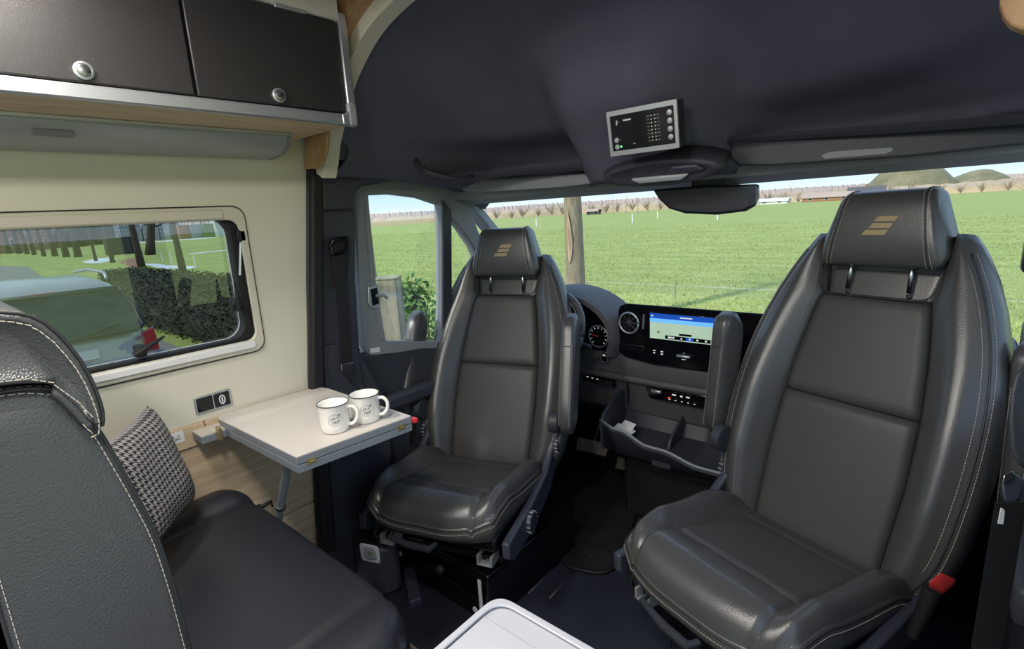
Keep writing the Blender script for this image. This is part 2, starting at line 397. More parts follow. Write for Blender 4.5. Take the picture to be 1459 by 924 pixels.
# ---- driver door
DX = -1.72
D = lambda *p: V(*p, x=DX)
dout = [D(504, 285), D(510, 254), D(560, 250), D(600, 255), D(640, 266), D(666, 288), D(684, 334), D(706, 380), D(735, 440), D(735, 500), D(600, 497), D(545, 508), D(527, 507), D(520, 495), D(512, 400)]
hole1 = [D(520, 278), D(560, 276), D(600, 281), D(629, 291), D(631, 350), D(631, 436), D(629, 486), D(552, 486), D(544, 480), D(531, 395), D(524, 320)]
hole2 = [D(640, 307), D(655, 322), D(674, 350), D(700, 410), D(715, 486), D(641, 486), D(640, 400)]
d1 = struct('door_1', plate(dout, [hole1, hole2], (-.05, 0, 0)), 'plastic_grey', 'driver door with grey plastic window surround', bevel=.006)
obj('window_divider', B().prism([D(629, 285), D(641, 300), D(642, 490), D(629, 490)], (.012, 0, 0)), 'plastic', d1, bevel=.003)
gl = [D(515, 270), D(640, 276), D(664, 300), D(735, 440), D(735, 495), D(540, 495)]
gl = [p + Vector((-.03, 0, 0)) for p in gl]
obj('window_glass', B().prism(gl, (-.003, 0, 0)), 'glass', d1)
obj('run_channel', B().prism([D(517, 275), D(523, 277), D(534, 400), D(548, 484), D(541, 484), D(527, 400)], (.006, 0, 0)), 'plastic_grey', d1)
hd = obj('handle_bowl', B().prism([D(523, 408), D(537, 404), D(541, 432), D(539, 439), D(528, 440), D(523, 432)], (.008, 0, 0)), 'alu', d1, bevel=.003)
obj('handle_recess', B().prism([D(526, 412), D(535, 409), D(538, 432), D(529, 435)], (.010, 0, 0)), 'gloss_black', hd)
obj('handle_lever', B().tube([D(532, 421)+Vector((.015, 0, 0)), D(541, 420)+Vector((.03, 0, 0)), D(545, 424)+Vector((.03, 0, 0))], .006), 'plastic_grey', hd)
obj('badge', B().prism([D(527, 496), D(541, 494), D(541, 501), D(528, 503)], (.002, 0, 0)), 'white', d1, bevel=.001)
bp = B().prism([D(500, 505), D(600, 495), D(740, 480), D(760, 470), Vector((DX, 2.4, .85)), Vector((DX, 2.4, 0)), Vector((DX, 1.0, 0))], (-.06, 0, 0))
obj('lower_panel', bp, 'plastic', d1, bevel=.01)
obj('armrest', B().box((DX, 1.12, .60), (DX+.05, 1.72, .67)), 'plastic', d1, bevel=.02)
obj('door_pocket', B().box((DX, 1.12, .12), (DX+.045, 1.8, .34)), 'plastic', d1, bevel=.02)

b = B(); cr_ = [(V(500, 262, x=-1.70), 0), (V(512, 250, x=-1.72), 0), (V(560, 246, x=-1.73), 0), (V(610, 250, x=-1.74), 0), (V(645, 262, x=-1.74), 0), (V(668, 276, x=-1.74), 0), (V(690, 286, x=-1.74), 0)]
b.loft([[p+Vector((.05, 0, .055)), p+Vector((.035, 0, -.012)), p+Vector((0, 0, -.040)), p+Vector((-.06, 0, -.02)), p+Vector((-.06, 0, .09))] for p, _ in cr_])
struct('trim_14', b, 'fabric', 'dark fabric edge above the driver door', smooth=True)
# ---- windscreen header, pillars, glass
hd_y = 1.80
def hx(k): # header centre line, bows rearwards at the sides
    x = -1.74 + 1.96*k
    return Vector((x, 1.79 - .10*((x+.77)/.97)**2*0.6, 1.418))
b = B(); b.loft([[hx(k/24)+Vector(o_) for o_ in ((0, -.10, .035), (0, -.10, -.002), (0, -.02, -.022), (0, .06, -.02), (0, .07, .05))] for k in range(25)])
struct('trim_4', b, 'plastic_grey', 'grey lining strip along the top of the windscreen', smooth=True)
# A pillars
def apillar(nm, sx, lab):
    x0 = -.77 + sx*1.01; x1 = -.77 + sx*.985
    p0 = Vector((x0+sx*.03, 1.60, 1.46)); p1 = Vector((x1 + sx*.02, 1.77, 1.41)); p2 = Vector((x1+sx*.03, 2.38, .84))
    bb = B(); prof = [(-.035, -.03), (.03, -.04), (.05, .02), (-.02, .045)]
    bb.loft([[p + Vector((sx*a, 0, c_)) for a, c_ in prof] for p in (p0, p1, p1.lerp(p2, .5), p2)])
    struct(nm, bb, 'plastic_grey', lab, bevel=.008)
apillar('trim_5', -1, 'grey lining of the left windscreen pillar')
apillar('trim_6', 1, 'grey lining of the right windscreen pillar')
b = B(); rows = []
for j in range(9):
    t = j/8; r_ = []
    for k in range(17):
        x = -1.76 + 1.98*k/16; bow = ((x+.77)/.95)**2
        r_.append(Vector((x, 1.84 + .80*t - .16*bow, 1.40 - .52*t)))
    rows.append(r_)
b.loft(rows, closed=False)
w2 = struct('window_2', b, 'glass', 'wide raked windscreen of the van', smooth='all', world=False)

# ---- right side: door lining, pillar
d2 = struct('door_2', B().box((.17, 1.04, 0), (.22, 2.4, .90)), 'plastic', 'passenger door lining, black, right of the passenger seat', bevel=.01)
obj('armrest', B().box((.12, 1.12, .60), (.17, 1.75, .68)), 'plastic', d2, bevel=.015)
struct('trim_7', B().box((.13, .84, 0), (.22, 1.04, 1.55)), 'plastic', 'dark lining of the right door pillar', bevel=.02)
struct('wall_right', B().box((.10, -1.6, 1.45), (.16, .84, 1.95)), 'cream', 'upper side wall above the sliding door opening')
# wood arch piece upper right
b = B().prism([(.004, .93, 1.95)] + [V(1425, -30, y=.93), V(1425, 5, y=.93), V(1430, 22, y=.93), V(1441, 36, y=.93), V(1459, 43, y=.93)] + [(.12, .93, 1.50), (.12, .93, 1.95)], (0, .03, 0))
struct('trim_8', b, 'wood2', 'wood corner piece at the top right of the cab opening', bevel=.003)

# ================================================================== CAMPER WINDOW
def yz_loop(w_, h_, r_, x, cy=(wy0+wy1)/2, cz=(wz0+wz1)/2, n=6):
    return [Vector((x, cy + p[0], cz + p[1])) for p in rrect(w_, h_, r_, n)]
Wd, Hd = wy1-wy0, wz1-wz0
fr = plate(yz_loop(Wd, Hd, .035, LX), [yz_loop(Wd-.045, Hd-.075, .03, LX)], (.012, 0, 0))
w1 = struct('window_1', fr, 'frame_white', 'camper side window with off-white frame, black seal and hinged acrylic pane', bevel=.004)
obj('outer_seal', plate(yz_loop(Wd+.008, Hd+.008, .038, LX), [yz_loop(Wd-.004, Hd-.004, .034, LX)], (.004, 0, 0)), 'rubber', w1)
obj('blind_rail', B().box((LX, wy0+.03, wz0+.012), (LX+.018, wy1-.03, wz0+.034)), 'white', w1, bevel=.004)
obj('blind_cassette', B().box((LX-.045, wy0+.03, wz1-.036), (LX+.016, wy1-.06, wz1-.006)), 'frame_white', w1, bevel=.005)
gz = (wz0+wz1)/2 + .018
obj('inner_gasket', plate(yz_loop(Wd-.032, Hd-.034, .05, LX-.045), [yz_loop(Wd-.088, Hd-.074, .05, LX-.045, cz=gz-.009)], (.035, 0, 0)), 'rubber', w1, bevel=.004)
obj('pane', B().prism(yz_loop(Wd-.035, Hd-.04, .05, LX-.052), (.003, 0, 0)), 'tint', w1)
obj('pane_edge', plate(yz_loop(Wd-.086, Hd-.072, .05, LX-.046, cz=gz-.009), [yz_loop(Wd-.091, Hd-.077, .05, LX-.046, cz=gz-.009)], (.004, 0, 0)), 'print', w1)
st = obj('side_stay', B().tube([V(343, 325, x=LX), V(342, 392, x=LX)], .004), 'alu', w1)
obj('stay_clamp', B().box(tuple(V(342, 336, x=LX)-Vector((.008, .012, .018))), tuple(V(342, 336, x=LX)+Vector((.012, .014, .018)))), 'rubber', st, bevel=.004)
def latch(px, py, ang, nm_label):
    c_ = V(px, py, x=LX); b = B()
    b.box(tuple(c_+Vector((-.03, -.010, -.02))), tuple(c_+Vector((.004, .012, .012))))
    b.lathe([(0, 0), (.013, 0), (.013, .012), (0, .012)], c_ + Vector((.004, 0, 0)), (1, 0, 0), 14)
    lt = obj('window_latch', b, 'rubber', w1, bevel=.003, label=nm_label)
    d = Vector((0, math.cos(ang), math.sin(ang)))
    pts = [c_+Vector((.018, 0, 0))-d*.022, c_+Vector((.018, 0, 0)), c_+Vector((.02, 0, .004))+d*.03, c_+Vector((.016, 0, .006))+d*.06]
    obj('latch_lever', B().tube(pts, [.008, .009, .006, .003]), 'rubber', lt, smooth=True)
latch(336, 432, R(90), None); latch(200, 498, R(20), None)

# ================================================================== OVERHEAD CABINET
FX = -1.31; CE = .895
cab = thing('overhead_cabinet', 'long overhead cabinet with black doors on the left wall, wooden underside', 'cabinet', (-1.48, .3, 1.61))
obj('bottom_board', B().box((LX, -1.5, 1.612), (FX-.004, CE-.01, 1.630)), 'wood', cab, bevel=.001)
obj('end_panel', B().box((LX, CE-.02, 1.63), (FX-.02, CE-.004, 1.93)), 'wood', cab)
obj('edge_rail', B().box((FX-.012, -1.5, 1.608), (FX+.006, CE-.03, 1.637)), 'alu', cab, bevel=.004)
obj('upper_rail', B().box((FX-.012, -1.5, 1.868), (FX+.006, CE-.02, 1.92)), 'white_lam', cab, bevel=.003)
# end rail with rounded lower corner
rr = [(CE-.045, 1.608), (CE-.02, 1.608), (CE-.007, 1.613), (CE, 1.625), (CE, 1.89), (CE-.024, 1.89), (CE-.024, 1.66), (CE-.026, 1.645), (CE-.034, 1.637), (CE-.045, 1.637)]
obj('end_rail', B().prism([(FX-.012, y, z) for y, z in rr], (.020, 0, 0)), 'alu', cab, bevel=.003)
obj('corner_cap', B().box((FX-.014, CE-.026, 1.606), (FX+.010, CE+.002, 1.667)), 'plastic_grey', cab, bevel=.006, label='grey corner cap on the cabinet rail')
obj('hinge_cover', B().box((FX-.004, .70, 1.862), (FX+.010, .78, 1.872)), 'alu', cab, bevel=.002)
seam_y = V(267, 60, x=FX).y
for y0, y1, kx in ((-1.5, -.40, None), (-.395, seam_y-.003, 119), (seam_y+.003, CE-.03, 397)):
    dr = obj('door', B().box((FX-.016, y0, 1.640), (FX+.002, y1, 1.866)), 'cabinet', cab, bevel=.003)
    if kx:
        kp_ = V(kx, 101 if kx == 119 else 136, x=FX+.002)
        kn = obj('push_knob', B().lathe([(0, 0), (.0165, 0), (.0165, .004), (.013, .0055), (.0125, .003), (0, .003)], kp_, (1, 0, 0), 28), 'alu', dr, smooth=True)
        kn2 = obj('knob_button', B().lathe([(0, .003), (.011, .003), (.011, .006), (.008, .0075), (0, .0075)], kp_, (1, 0, 0), 24), 'steel', dr, smooth=True)
lamp = thing('strip_lamp', 'long aluminium strip lamp under the overhead cabinet', 'lamp', (-1.6, .1, 1.55))
pf = [(-1.655, 1.610), (-1.520, 1.610), (-1.518, 1.600), (-1.535, 1.578), (-1.575, 1.558), (-1.655, 1.552)]
obj('housing', B().prism([(x, -1.4, z) for x, z in pf], (0, 2.20, 0)), 'lamp_alu', lamp, bevel=.002)
obj('end_cap', B().prism([(x, .80, z) for x, z in pf], (0, .012, 0)), 'plastic_grey', lamp, bevel=.002)
obj('top_flange', B().box((-1.60, -1.4, 1.604), (-1.508, .812, 1.611)), 'alu', lamp)
sw_ = V(75, 183, x=-1.535)
obj('switch', B().box((-1.55, sw_.y-.035, 1.572), (-1.528, sw_.y+.035, 1.584)), 'plastic_grey', lamp, bevel=.002)
bkt = B().prism([V(px, py, y=.905) for px, py in ((433, 195), (433, 241), (450, 240), (459, 232), (465, 215), (467, 187))], (0, .010, 0))
o = obj('wooden_bracket', bkt, 'wood2', bevel=.003); tag(o, 'small rounded wooden bracket under the cabinet end beside the door pillar', 'bracket')
o = obj('screw_head', B().lathe([(0,0),(.004,0),(.003,.002),(0,.002)], V(455, 213, y=.905), (0,-1,0), 10), 'wood', o)

# ================================================================== WALL FITTINGS
so = thing('wall_socket', 'black double socket plate in a chrome frame on the cream wall', 'socket', tuple(V(302, 572, x=LX)))
q = [V(277, 562, x=LX), V(326, 552, x=LX), V(328, 580, x=LX), V(280, 591, x=LX)]
cy_, cz_ = sum(p.y for p in q)/4, sum(p.z for p in q)/4
def yzr(w_, h_, x, dy=0, r_=.003): return [Vector((x, cy_+dy+p[0], cz_+p[1])) for p in rrect(w_, h_, r_, 3)]
obj('frame', B().prism(yzr(.102, .052, LX), (.006, 0, 0)), 'alu', so, bevel=.002)
obj('blank_insert', B().prism(yzr(.044, .042, LX+.003, -.0235), (.005, 0, 0)), 'gloss_black', so, bevel=.001)
ins = obj('socket_insert', B().prism(yzr(.044, .042, LX+.003, .0235), (.005, 0, 0)), 'gloss_black', so, bevel=.001)
b = B(); ring = [Vector((LX+.0085, cy_+.0235+.0075*math.cos(a*R(20)), cz_+.013*math.sin(a*R(20)))) for a in range(19)]
b.tube(ring, .0018, 6); b.box((LX+.007, cy_+.0215, cz_-.008), (LX+.0095, cy_+.0255, cz_+.008))
obj('symbol', b, 'print', ins)
stk = thing('instruction_sticker', 'white instruction sticker with small pictograms on the wooden rail', 'sticker', tuple(V(238, 622, x=LX+.008)))
c_ = V(238, 622, x=LX+.0085); c_.z = .781; c_.y = .397
obj('label_sheet', B().box((LX+.008, c_.y-.036, c_.z-.016), (LX+.0088, c_.y+.036, c_.z+.016)), 'white', stk)
b = B()
for s_ in (-1, 1):
    cc = c_ + Vector((.0007, s_*.017, 0))
    cc.x = LX+.0091
    b.tube([cc+Vector((0, -.010, .008)), cc+Vector((0, -.002, -.006)), cc+Vector((0, .008, .006))], .0009, 5)
    b.tube([cc+Vector((0, -.008, -.008)), cc+Vector((0, .010, -.004))], .0008, 5)
obj('pictogram', b, 'ink', stk)
b = B().tube([c_+Vector((.0007, -.03, -.002)), c_+Vector((.0007, -.018, .003))], .001, 5); obj('arrow', b, 'red', stk)
hk = thing('coat_hook', 'small black clip hook on the wood panel beneath the table', 'hook', tuple(V(376, 720, x=LX)))
hc = V(374, 720, x=LX)
obj('base', B().lathe([(0, 0), (.012, 0), (.012, .008), (0, .010)], hc + Vector((0, -.014, 0)), (1, 0, 0), 16), 'rubber', hk, smooth=True)
obj('jaw', B().tube([hc+Vector((.008, -.014, 0)), hc+Vector((.018, 0, .008)), hc+Vector((.018, .022, .012)), hc+Vector((.016, .024, -.010))], [.006, .007, .005, .003]), 'rubber', hk, smooth=True)

# ================================================================== TABLE
TZ = .808
tb = thing('fold_out_table', 'small fold-out table with pale top and grey edges on the left wall', 'table', (-1.4, .7, TZ-.045))
tl_, tr_, nr_, nl_ = V(306, 593, z=TZ), V(467, 555, z=TZ), V(585.6, 592, z=TZ), V(422, 651, z=TZ)
def round_corner(p0, c, p1, r, n=6):
    a = (p0-c).normalized(); b_ = (p1-c).normalized(); s = c + a*r; e_ = c + b_*r
    return [(1-t)**2*s + 2*(1-t)*t*c + t*t*e_ for t in [k/n for k in range(n+1)]]
A_ = Vector((-1.652, .520, TZ)); B_ = Vector((-1.642, .855, TZ))
tp = round_corner(nl_, A_, B_, .035) + round_corner(A_, B_, nr_, .06) + [nr_, nl_]
dn = lambda pts, k: [p - Vector((0, 0, k)) for p in pts]
obj('table_top', B().prism(dn(tp, .003), (0, 0, .003)), 'white_lam', tb, label='pale laminate surface')
obj('upper_leaf', B().prism(dn(tp, .0215), (0, 0, .0185)), 'grey_edge', tb, bevel=.001)
obj('lower_leaf', B().prism(dn(tp, .044), (0, 0, .0205)), 'grey_edge', tb, bevel=.001)
for px, py in ((446, 658), (568, 609)):
    c_ = V(px, py, x=-1.16); e_ = (nr_-nl_).normalized(); n_ = Vector((e_.y, -e_.x, 0))
    tpar = (c_-nl_).dot(e_); c2 = nl_ + e_*tpar; c2.z = TZ-.0225
    hb = B()
    for dz in (-.0042, .0042):
        hb.add([c2+e_*sx*.012+n_*k+Vector((0, 0, dz+sz*.003)) for k in (0, .002) for sx, sz in ((-1,-1),(1,-1),(1,1),(-1,1))], [(0,1,2,3),(4,5,6,7),(0,1,5,4),(1,2,6,5),(2,3,7,6),(3,0,4,7)])
    hb.tube([c2-e_*.008+n_*.002, c2+e_*.008+n_*.002], .002, 6)
    obj('brass_hinge', hb, 'brass', tb)
ws = obj('wall_shelf', B().box((LX, .455, TZ-.047), (-1.585, .80, TZ-.026)), 'grey_edge', tb, bevel=.001)
obj('shelf_top', B().box((LX, .456, TZ-.026), (-1.586, .80, TZ-.0225)), 'white_lam', tb)
fc = V(317, 613, z=TZ-.02)
obj('folding_bracket', B().box((fc.x-.012, fc.y-.014, TZ-.045), (fc.x+.010, fc.y-.004, TZ-.006)), 'brass', tb, bevel=.002)
l0 = V(411, 655, z=TZ-.043)
l1 = V(380, 838, x=-1.63)
lg = obj('leg', B().tube([l0, l0.lerp(l1, .55)], .0115, 14), 'plastic_grey', tb, smooth=True)
obj('lower_tube', B().tube([l0.lerp(l1, .53), l1], .0085, 14), 'alu', lg, smooth=True)
obj('clamp_ring', B().tube([l0.lerp(l1, .30), l0.lerp(l1, .315)], .0135, 14), 'steel', lg, smooth=True)

# ================================================================== MUGS
def mug(label, cx, cy, rot):
    t = thing('enamel_mug', label, 'mug', (cx, cy, TZ), rot, group=None)
    r_, h_ = .0395, .078
    obj('body', B().lathe([(0, .0), (r_-.008, .0), (r_-.003, .004), (r_-.001, .02), (r_, h_-.003), (r_+.0015, h_), (r_-.001, h_), (r_-.003, h_-.004), (r_-.004, .01), (0, .006)], seg=48), 'enamel', t, smooth='all')
    ring = [Vector(((r_+.001)*math.cos(a*R(7.5)), (r_+.001)*math.sin(a*R(7.5)), h_)) for a in range(49)]
    obj('rim', B().tube(ring, .0013, 6), 'ink', t, smooth='all')
    hp = smooth_path([(r_-.002, 0, h_*.83), (r_+.014, 0, h_*.83), (r_+.024, 0, h_*.66), (r_+.022, 0, h_*.42), (r_+.010, 0, h_*.24), (r_-.002, 0, h_*.22)], 5)
    b = B(); b.loft([[p + Vector((math.cos(a)*.0035, math.sin(a)*.006, math.cos(a)*.0)) if False else p for a in (0,)] for p in hp]) if False else b.tube(hp, .0048, 10)
    obj('handle', b, 'enamel', t, smooth='all')
    # printed round mark with lettering, wrapped onto the body
    def wrap(b2, ang0, name):
        out = B(); out.f = b2.f
        for v in b2.v:
            a = ang0 + v.x/r_; rr_ = r_ + .0002 + max(0, v.z)
            out.v.append(Vector((rr_*math.cos(a), rr_*math.sin(a), v.y + h_*.52)))
        return obj(name, out, 'ink', t)
    a0 = R(-68)
    rg = B(); rg.tube([Vector((.0155*math.cos(k*R(10)), .0155*math.sin(k*R(10)), 0)) for k in range(2, 31)], .0003, 5); wrap(rg, a0, 'printed_ring')
    for s_, sz, ox, oy in (('LIFE A', .0085, -.0015, .0048), ('TRIP', .0105, .0015, -.0062)):
        cu = bpy.data.curves.new('t', 'FONT'); cu.body = s_; cu.size = sz; cu.extrude = .0001; cu.align_x = 'CENTER'; cu.align_y = 'CENTER'; cu.shear = .3; cu.resolution_u = 2
        to = bpy.data.objects.new('t', cu); C.objects.link(to); bpy.context.view_layer.update(); me = bpy.data.meshes.new_from_object(to); bpy.data.objects.remove(to)
        tb2 = B(); ca, sa = math.cos(.18), math.sin(.18)
        tb2.add([Vector((v.co.x*ca - v.co.y*sa + ox, v.co.x*sa + v.co.y*ca + oy, v.co.z)) for v in me.vertices], [tuple(p.vertices) for p in me.polygons]); wrap(tb2, a0, 'lettering')
    bb = B(); bb.add([(.008, .0115, 0), (.012, .0125, 0), (.0165, .0118, 0), (.016, .0145, 0), (.011, .0150, 0)], [(0, 1, 2, 3, 4)]); wrap(bb, a0, 'printed_van')
    return t
m1 = V(479, 612, z=TZ); m2 = V(523, 598, z=TZ)
mug('white enamel mug with black rim and round print, nearer and further left on the table', m1.x, m1.y, R(38))
mug('white enamel mug with black rim, partly behind the other mug toward the driver seat', m2.x, m2.y, R(36))

# ================================================================== REAR BENCH
bench = thing('bench_seat', 'black leather rear bench seat in the left foreground', 'bench', (-1.2, .25, 0))
X0 = -.775
fr_e = [(.0, 1.194), (.043, 1.193), (.078, 1.187), (.102, 1.169), (.118, 1.123), (.130, 1.072), (.141, 1.02), (.152, .956), (.158, .87), (.161, .77), (.168, .62), (.172, .46)]
bk_e = [(-.02, .46), (-.012, .62), (-.006, .77), (-.004, .90), (-.004, 1.02), (-.006, 1.10), (-.012, 1.16)]
def prof_ring(pts, x, inset):
    cy = sum(p[0] for p in pts)/len(pts); cz = sum(p[1] for p in pts)/len(pts); out = []
    n = len(pts)
    for i in range(n):
        a = Vector((pts[i-1][0], pts[i-1][1])); b_ = Vector(pts[i]); c2 = Vector((pts[(i+1) % n][0], pts[(i+1) % n][1]))
        t = (c2-a).normalized(); nn = Vector((t.y, -t.x))
        if nn.dot(Vector((cy, cz)) - b_) < 0: nn = -nn
        q_ = b_ + nn*inset; out.append(Vector((x, q_.x, q_.y)))
    return out
sp2 = [(p.y, p.z) for p in smooth_path([(0, a, c2) for a, c2 in fr_e], 3)]
sb2 = [(p.y, p.z) for p in smooth_path([(0, a, c2) for a, c2 in bk_e], 3)]
ringp = sp2 + sb2
b = B()
rings = []
for dx, ins_ in ((.003, .022), (.003, .012), (0, .003), (-.006, 0), (-.02, 0), (-.40, 0), (-.83, 0)):
    rings.append(prof_ring(ringp, X0+dx, ins_))
b.loft(rings, cap=False)
nf, nk = len(sp2), len(sb2); r0g = rings[0]; fl, bl_ = r0g[:nf], r0g[nf:][::-1]
def at_(lst, t): k = min(len(lst)-2, int(t*(len(lst)-1))); return lst[k].lerp(lst[k+1], t*(len(lst)-1)-k)
gs = []
for k in range(121):
    p_, q_ = at_(fl, k/120), at_(bl_, k/120); n8 = [p_.lerp(q_, j/10) + Vector((.004*math.sin(math.pi*j/10), 0, 0)) for j in range(11)]; gs.append(n8)
b.loft(gs, closed=False)
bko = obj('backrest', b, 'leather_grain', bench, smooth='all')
for nm, pth in (('front_piping', sp2), ('rear_piping', sb2)):
    P3 = [Vector((X0-.002, y, z)) for y, z in pth]
    obj(nm, B().tube([p + Vector((0, -.001 if nm[0] == 'f' else .001, 0)) for p in P3], .0024, 6), 'piping', bench, smooth='all')
    s_ = -1 if nm[0] == 'f' else 1
    sbm = B(); sbm.stitches([Vector((X0+.002, y + s_*.0075, z-.003)) for y, z in pth])
    if nm[0] == 'f': sbm.stitches([Vector((X0-.009, y+.001, z+.0012)) for y, z in pth])
    obj('stitching', sbm, 'stitch', bench, kind='stuff')
# back shell of the bench (black) and wooden side board
obj('back_shell', B().box((X0-.85, -.05, .30), (X0-.012, -.018, 1.10)), 'rubber', bench, bevel=.01)
# headrest
hp = [(-.06, 1.262), (-.03, 1.276), (.01, 1.284), (.06, 1.279), (.091, 1.262), (.114, 1.213), (.123, 1.158), (.120, 1.130), (.112, 1.138), (.103, 1.160), (.089, 1.186), (.067, 1.197), (.02, 1.203), (-.06, 1.204)]
hp = [(p.y, p.z) for p in smooth_path([(0, a, c2) for a, c2 in hp], 3, closed=True)]
b = B(); b.loft([prof_ring(hp, X0+.012+dx, i_) for dx, i_ in ((-.004, .011), (0, .008), (.001, .004), (-.003, .001), (-.010, 0), (-.06, 0), (-.30, 0), (-.34, .008))])
hr = obj('headrest', b, 'leather_grain', bench, smooth='all')
up = [p for p in hp if p[1] > 1.206 or p[0] > .108]
lo_ = [(-.02, 1.204), (.02, 1.203), (.067, 1.197), (.085, 1.188), (.103, 1.160), (.112, 1.140)]
sbm = B(); sbm.stitches([Vector((X0+.013, y-.006, z-.008)) for y, z in up if y > -.05], sp=.007); sbm.stitches([Vector((X0+.001, y, z+.001)) for y, z in up if y > -.05], sp=.007)
sbm.stitches([Vector((X0+.013, y-.001, z+.007)) for y, z in lo_], sp=.007)
obj('stitching', sbm, 'stitch', hr, kind='stuff')
obj('headrest_piping', B().tube([Vector((X0+.010, y, z)) for y, z in up if y > -.06], .002, 6), 'piping', hr, smooth='all')
# seat cushion : height field
def field(x0, x1, y0, y1, zf, nx=46, ny=40, r_=.045, skirt=.12, rows=False):
    g_ = []
    for j in range(ny+1):
        row = []
        for i in range(nx+1):
            u = i/nx; v = j/ny; x = x0+(x1-x0)*u; yq = y1-.075*abs(2*u-1)**7; y = y0+(yq-y0)*v
            ex = max(0, r_-min(x-x0, x1-x)); ey = max(0, r_-(yq-y)); e_ = min(1, math.hypot(ex, ey)/r_)
            row.append(Vector((x, y, zf(x, y) - r_*(1-math.sqrt(max(0, 1-e_*e_))))))
        g_.append(row)
    return g_
def grid_b(g_): 
    b = B(); b.loft(g_, closed=False); return b
xA, xB = -1.635, -.742
def zf(x, y):
    z = .560 + .018*sm(.15, .5, y)
    dl = x-xA; drr = xB-x
    z += .030*(1-sm(.07, .15, dl)) + .012*(1-sm(.05, .13, drr))
    z -= .008*math.exp(-((dl-.125)/.010)**2) + .008*math.exp(-((drr-.135)/.010)**2)
    z += .004*noise.noise(Vector((x*6, y*3, 0)))
    return z
b = grid_b(field(xA, xB, .10, .555, zf, 70, 44, .05))
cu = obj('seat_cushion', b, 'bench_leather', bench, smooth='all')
b = B(); 
ys = [(xB, .10+.37*k/6) for k in range(7)] + [(xB-(xB-xA)*k/40, .555-.075*abs(1-2*k/40)**7) for k in range(41)] + [(xA, .48-.38*k/4) for k in range(1, 5)]
b.loft([[Vector((x, y, .53)), Vector((x+(.004 if x > -1.2 else -.0), y+.004, .50)), Vector((x, y, .46)), Vector((x*.99-.01, y-.03, .43)), Vector((x*.97-.03, y-.05, .05))] for x, y in ys], closed=False)
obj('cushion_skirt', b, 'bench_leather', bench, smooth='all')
obj('piping', B().tube([Vector((x, y-.002, .527)) for x, y in ys], .003, 6), 'piping', cu, smooth='all')
sbm = B(); sbm.stitches([Vector((x, y+.003, .512)) for x, y in ys], r=.0006); obj('stitching', sbm, 'stitch', cu, kind='stuff')
# wooden side board
o = obj('wood_partition', B().box((-1.60, -.075, 0), (-.795, -.055, 1.05)), 'wood', bevel=.002); tag(o, 'upright wooden board behind the rear bench backrest', 'partition')

# ================================================================== HOUNDSTOOTH CUSHION
cm = bpy.data.materials.new('houndstooth'); cm.use_nodes = True; t = cm.node_tree; pb = t.nodes['Principled BSDF']; pb.inputs['Roughness'].default_value = .8
uvn = t.nodes.new('ShaderNodeUVMap'); sx = t.nodes.new('ShaderNodeSeparateXYZ'); t.links.new(uvn.outputs[0], sx.inputs[0])
def mth(op, a, b_=None):
    n = t.nodes.new('ShaderNodeMath'); n.operation = op
    for i, v in enumerate((a, b_)):
        if v is None: continue
        if isinstance(v, (int, float)): n.inputs[i].default_value = v
        else: t.links.new(v, n.inputs[i])
    return n.outputs[0]
NS = 8*19
xi = mth('FLOOR', mth('MULTIPLY', sx.outputs[0], NS)); yi = mth('FLOOR', mth('MULTIPLY', sx.outputs[1], NS))
over = mth('LESS_THAN', mth('MODULO', mth('ADD', xi, yi), 4.0), 2.0)
wx = mth('LESS_THAN', mth('MODULO', xi, 8.0), 4.0); wy = mth('LESS_THAN', mth('MODULO', yi, 8.0), 4.0)
val = mth('ADD', mth('MULTIPLY', over, wx), mth('MULTIPLY', mth('SUBTRACT', 1.0, over), wy))
mx = t.nodes.new('ShaderNodeMix'); mx.data_type = 'RGBA'; t.links.new(val, mx.inputs[0]); mx.inputs[6].default_value = srgb(26, 25, 28); mx.inputs[7].default_value = srgb(150, 146, 144); t.links.new(mx.outputs[2], pb.inputs['Base Color'])
M['houndstooth'] = cm
def pillow(c1, c2, c3, c4, th):
    """c1 top, c2 right, c3 bottom, c4 left"""
    N_ = 24; nrm = (c2-c1).cross(c4-c1).normalized()
    if nrm.x < 0: nrm = -nrm
    vs, fs, uv = [], [], []
    for side in (1, -1):
        for j in range(N_+1):
            for i in range(N_+1):
                u, v = i/N_, j/N_
                a, b2 = 2*u-1, 2*v-1
                k = 1 - .07*(1-abs(b2)**2)*abs(a)**3*1; k2 = 1 - .07*(1-abs(a)**2)*abs(b2)**3
                uu = .5+(u-.5)*k; vv = .5+(v-.5)*k2
                p = (c1.lerp(c2, uu)).lerp(c4.lerp(c3, uu), vv)
                hgt = th*((1-a**4)*(1-b2**4))**.5 + .004*noise.noise(Vector((u*5, v*5, side)))*(1-a**8)*(1-b2**8)
                vs.append(p + nrm*side*hgt); uv.append((u, v))
        o_ = 0 if side == 1 else (N_+1)**2
        for j in range(N_):
            for i in range(N_):
                q_ = (o_+j*(N_+1)+i, o_+j*(N_+1)+i+1, o_+(j+1)*(N_+1)+i+1, o_+(j+1)*(N_+1)+i)
                fs.append(q_ if side == 1 else q_[::-1])
    b = B().add(vs, fs); o = obj('scatter_cushion', b, 'houndstooth', smooth='all')
    ul = o.data.uv_layers.new(name='UVMap')
    for lp in o.data.loops: ul.data[lp.index].uv = uv[lp.vertex_index]
    return o
pc1, pc2, pc3, pc4 = V(211, 577, t=1.36), V(276, 712, t=1.36), V(205, 800, t=1.16), V(120, 650, t=1.10)
o = pillow(pc1, pc2, pc3, pc4, .050); tag(o, 'black and white houndstooth cushion leaning on the rear bench', 'cushion')

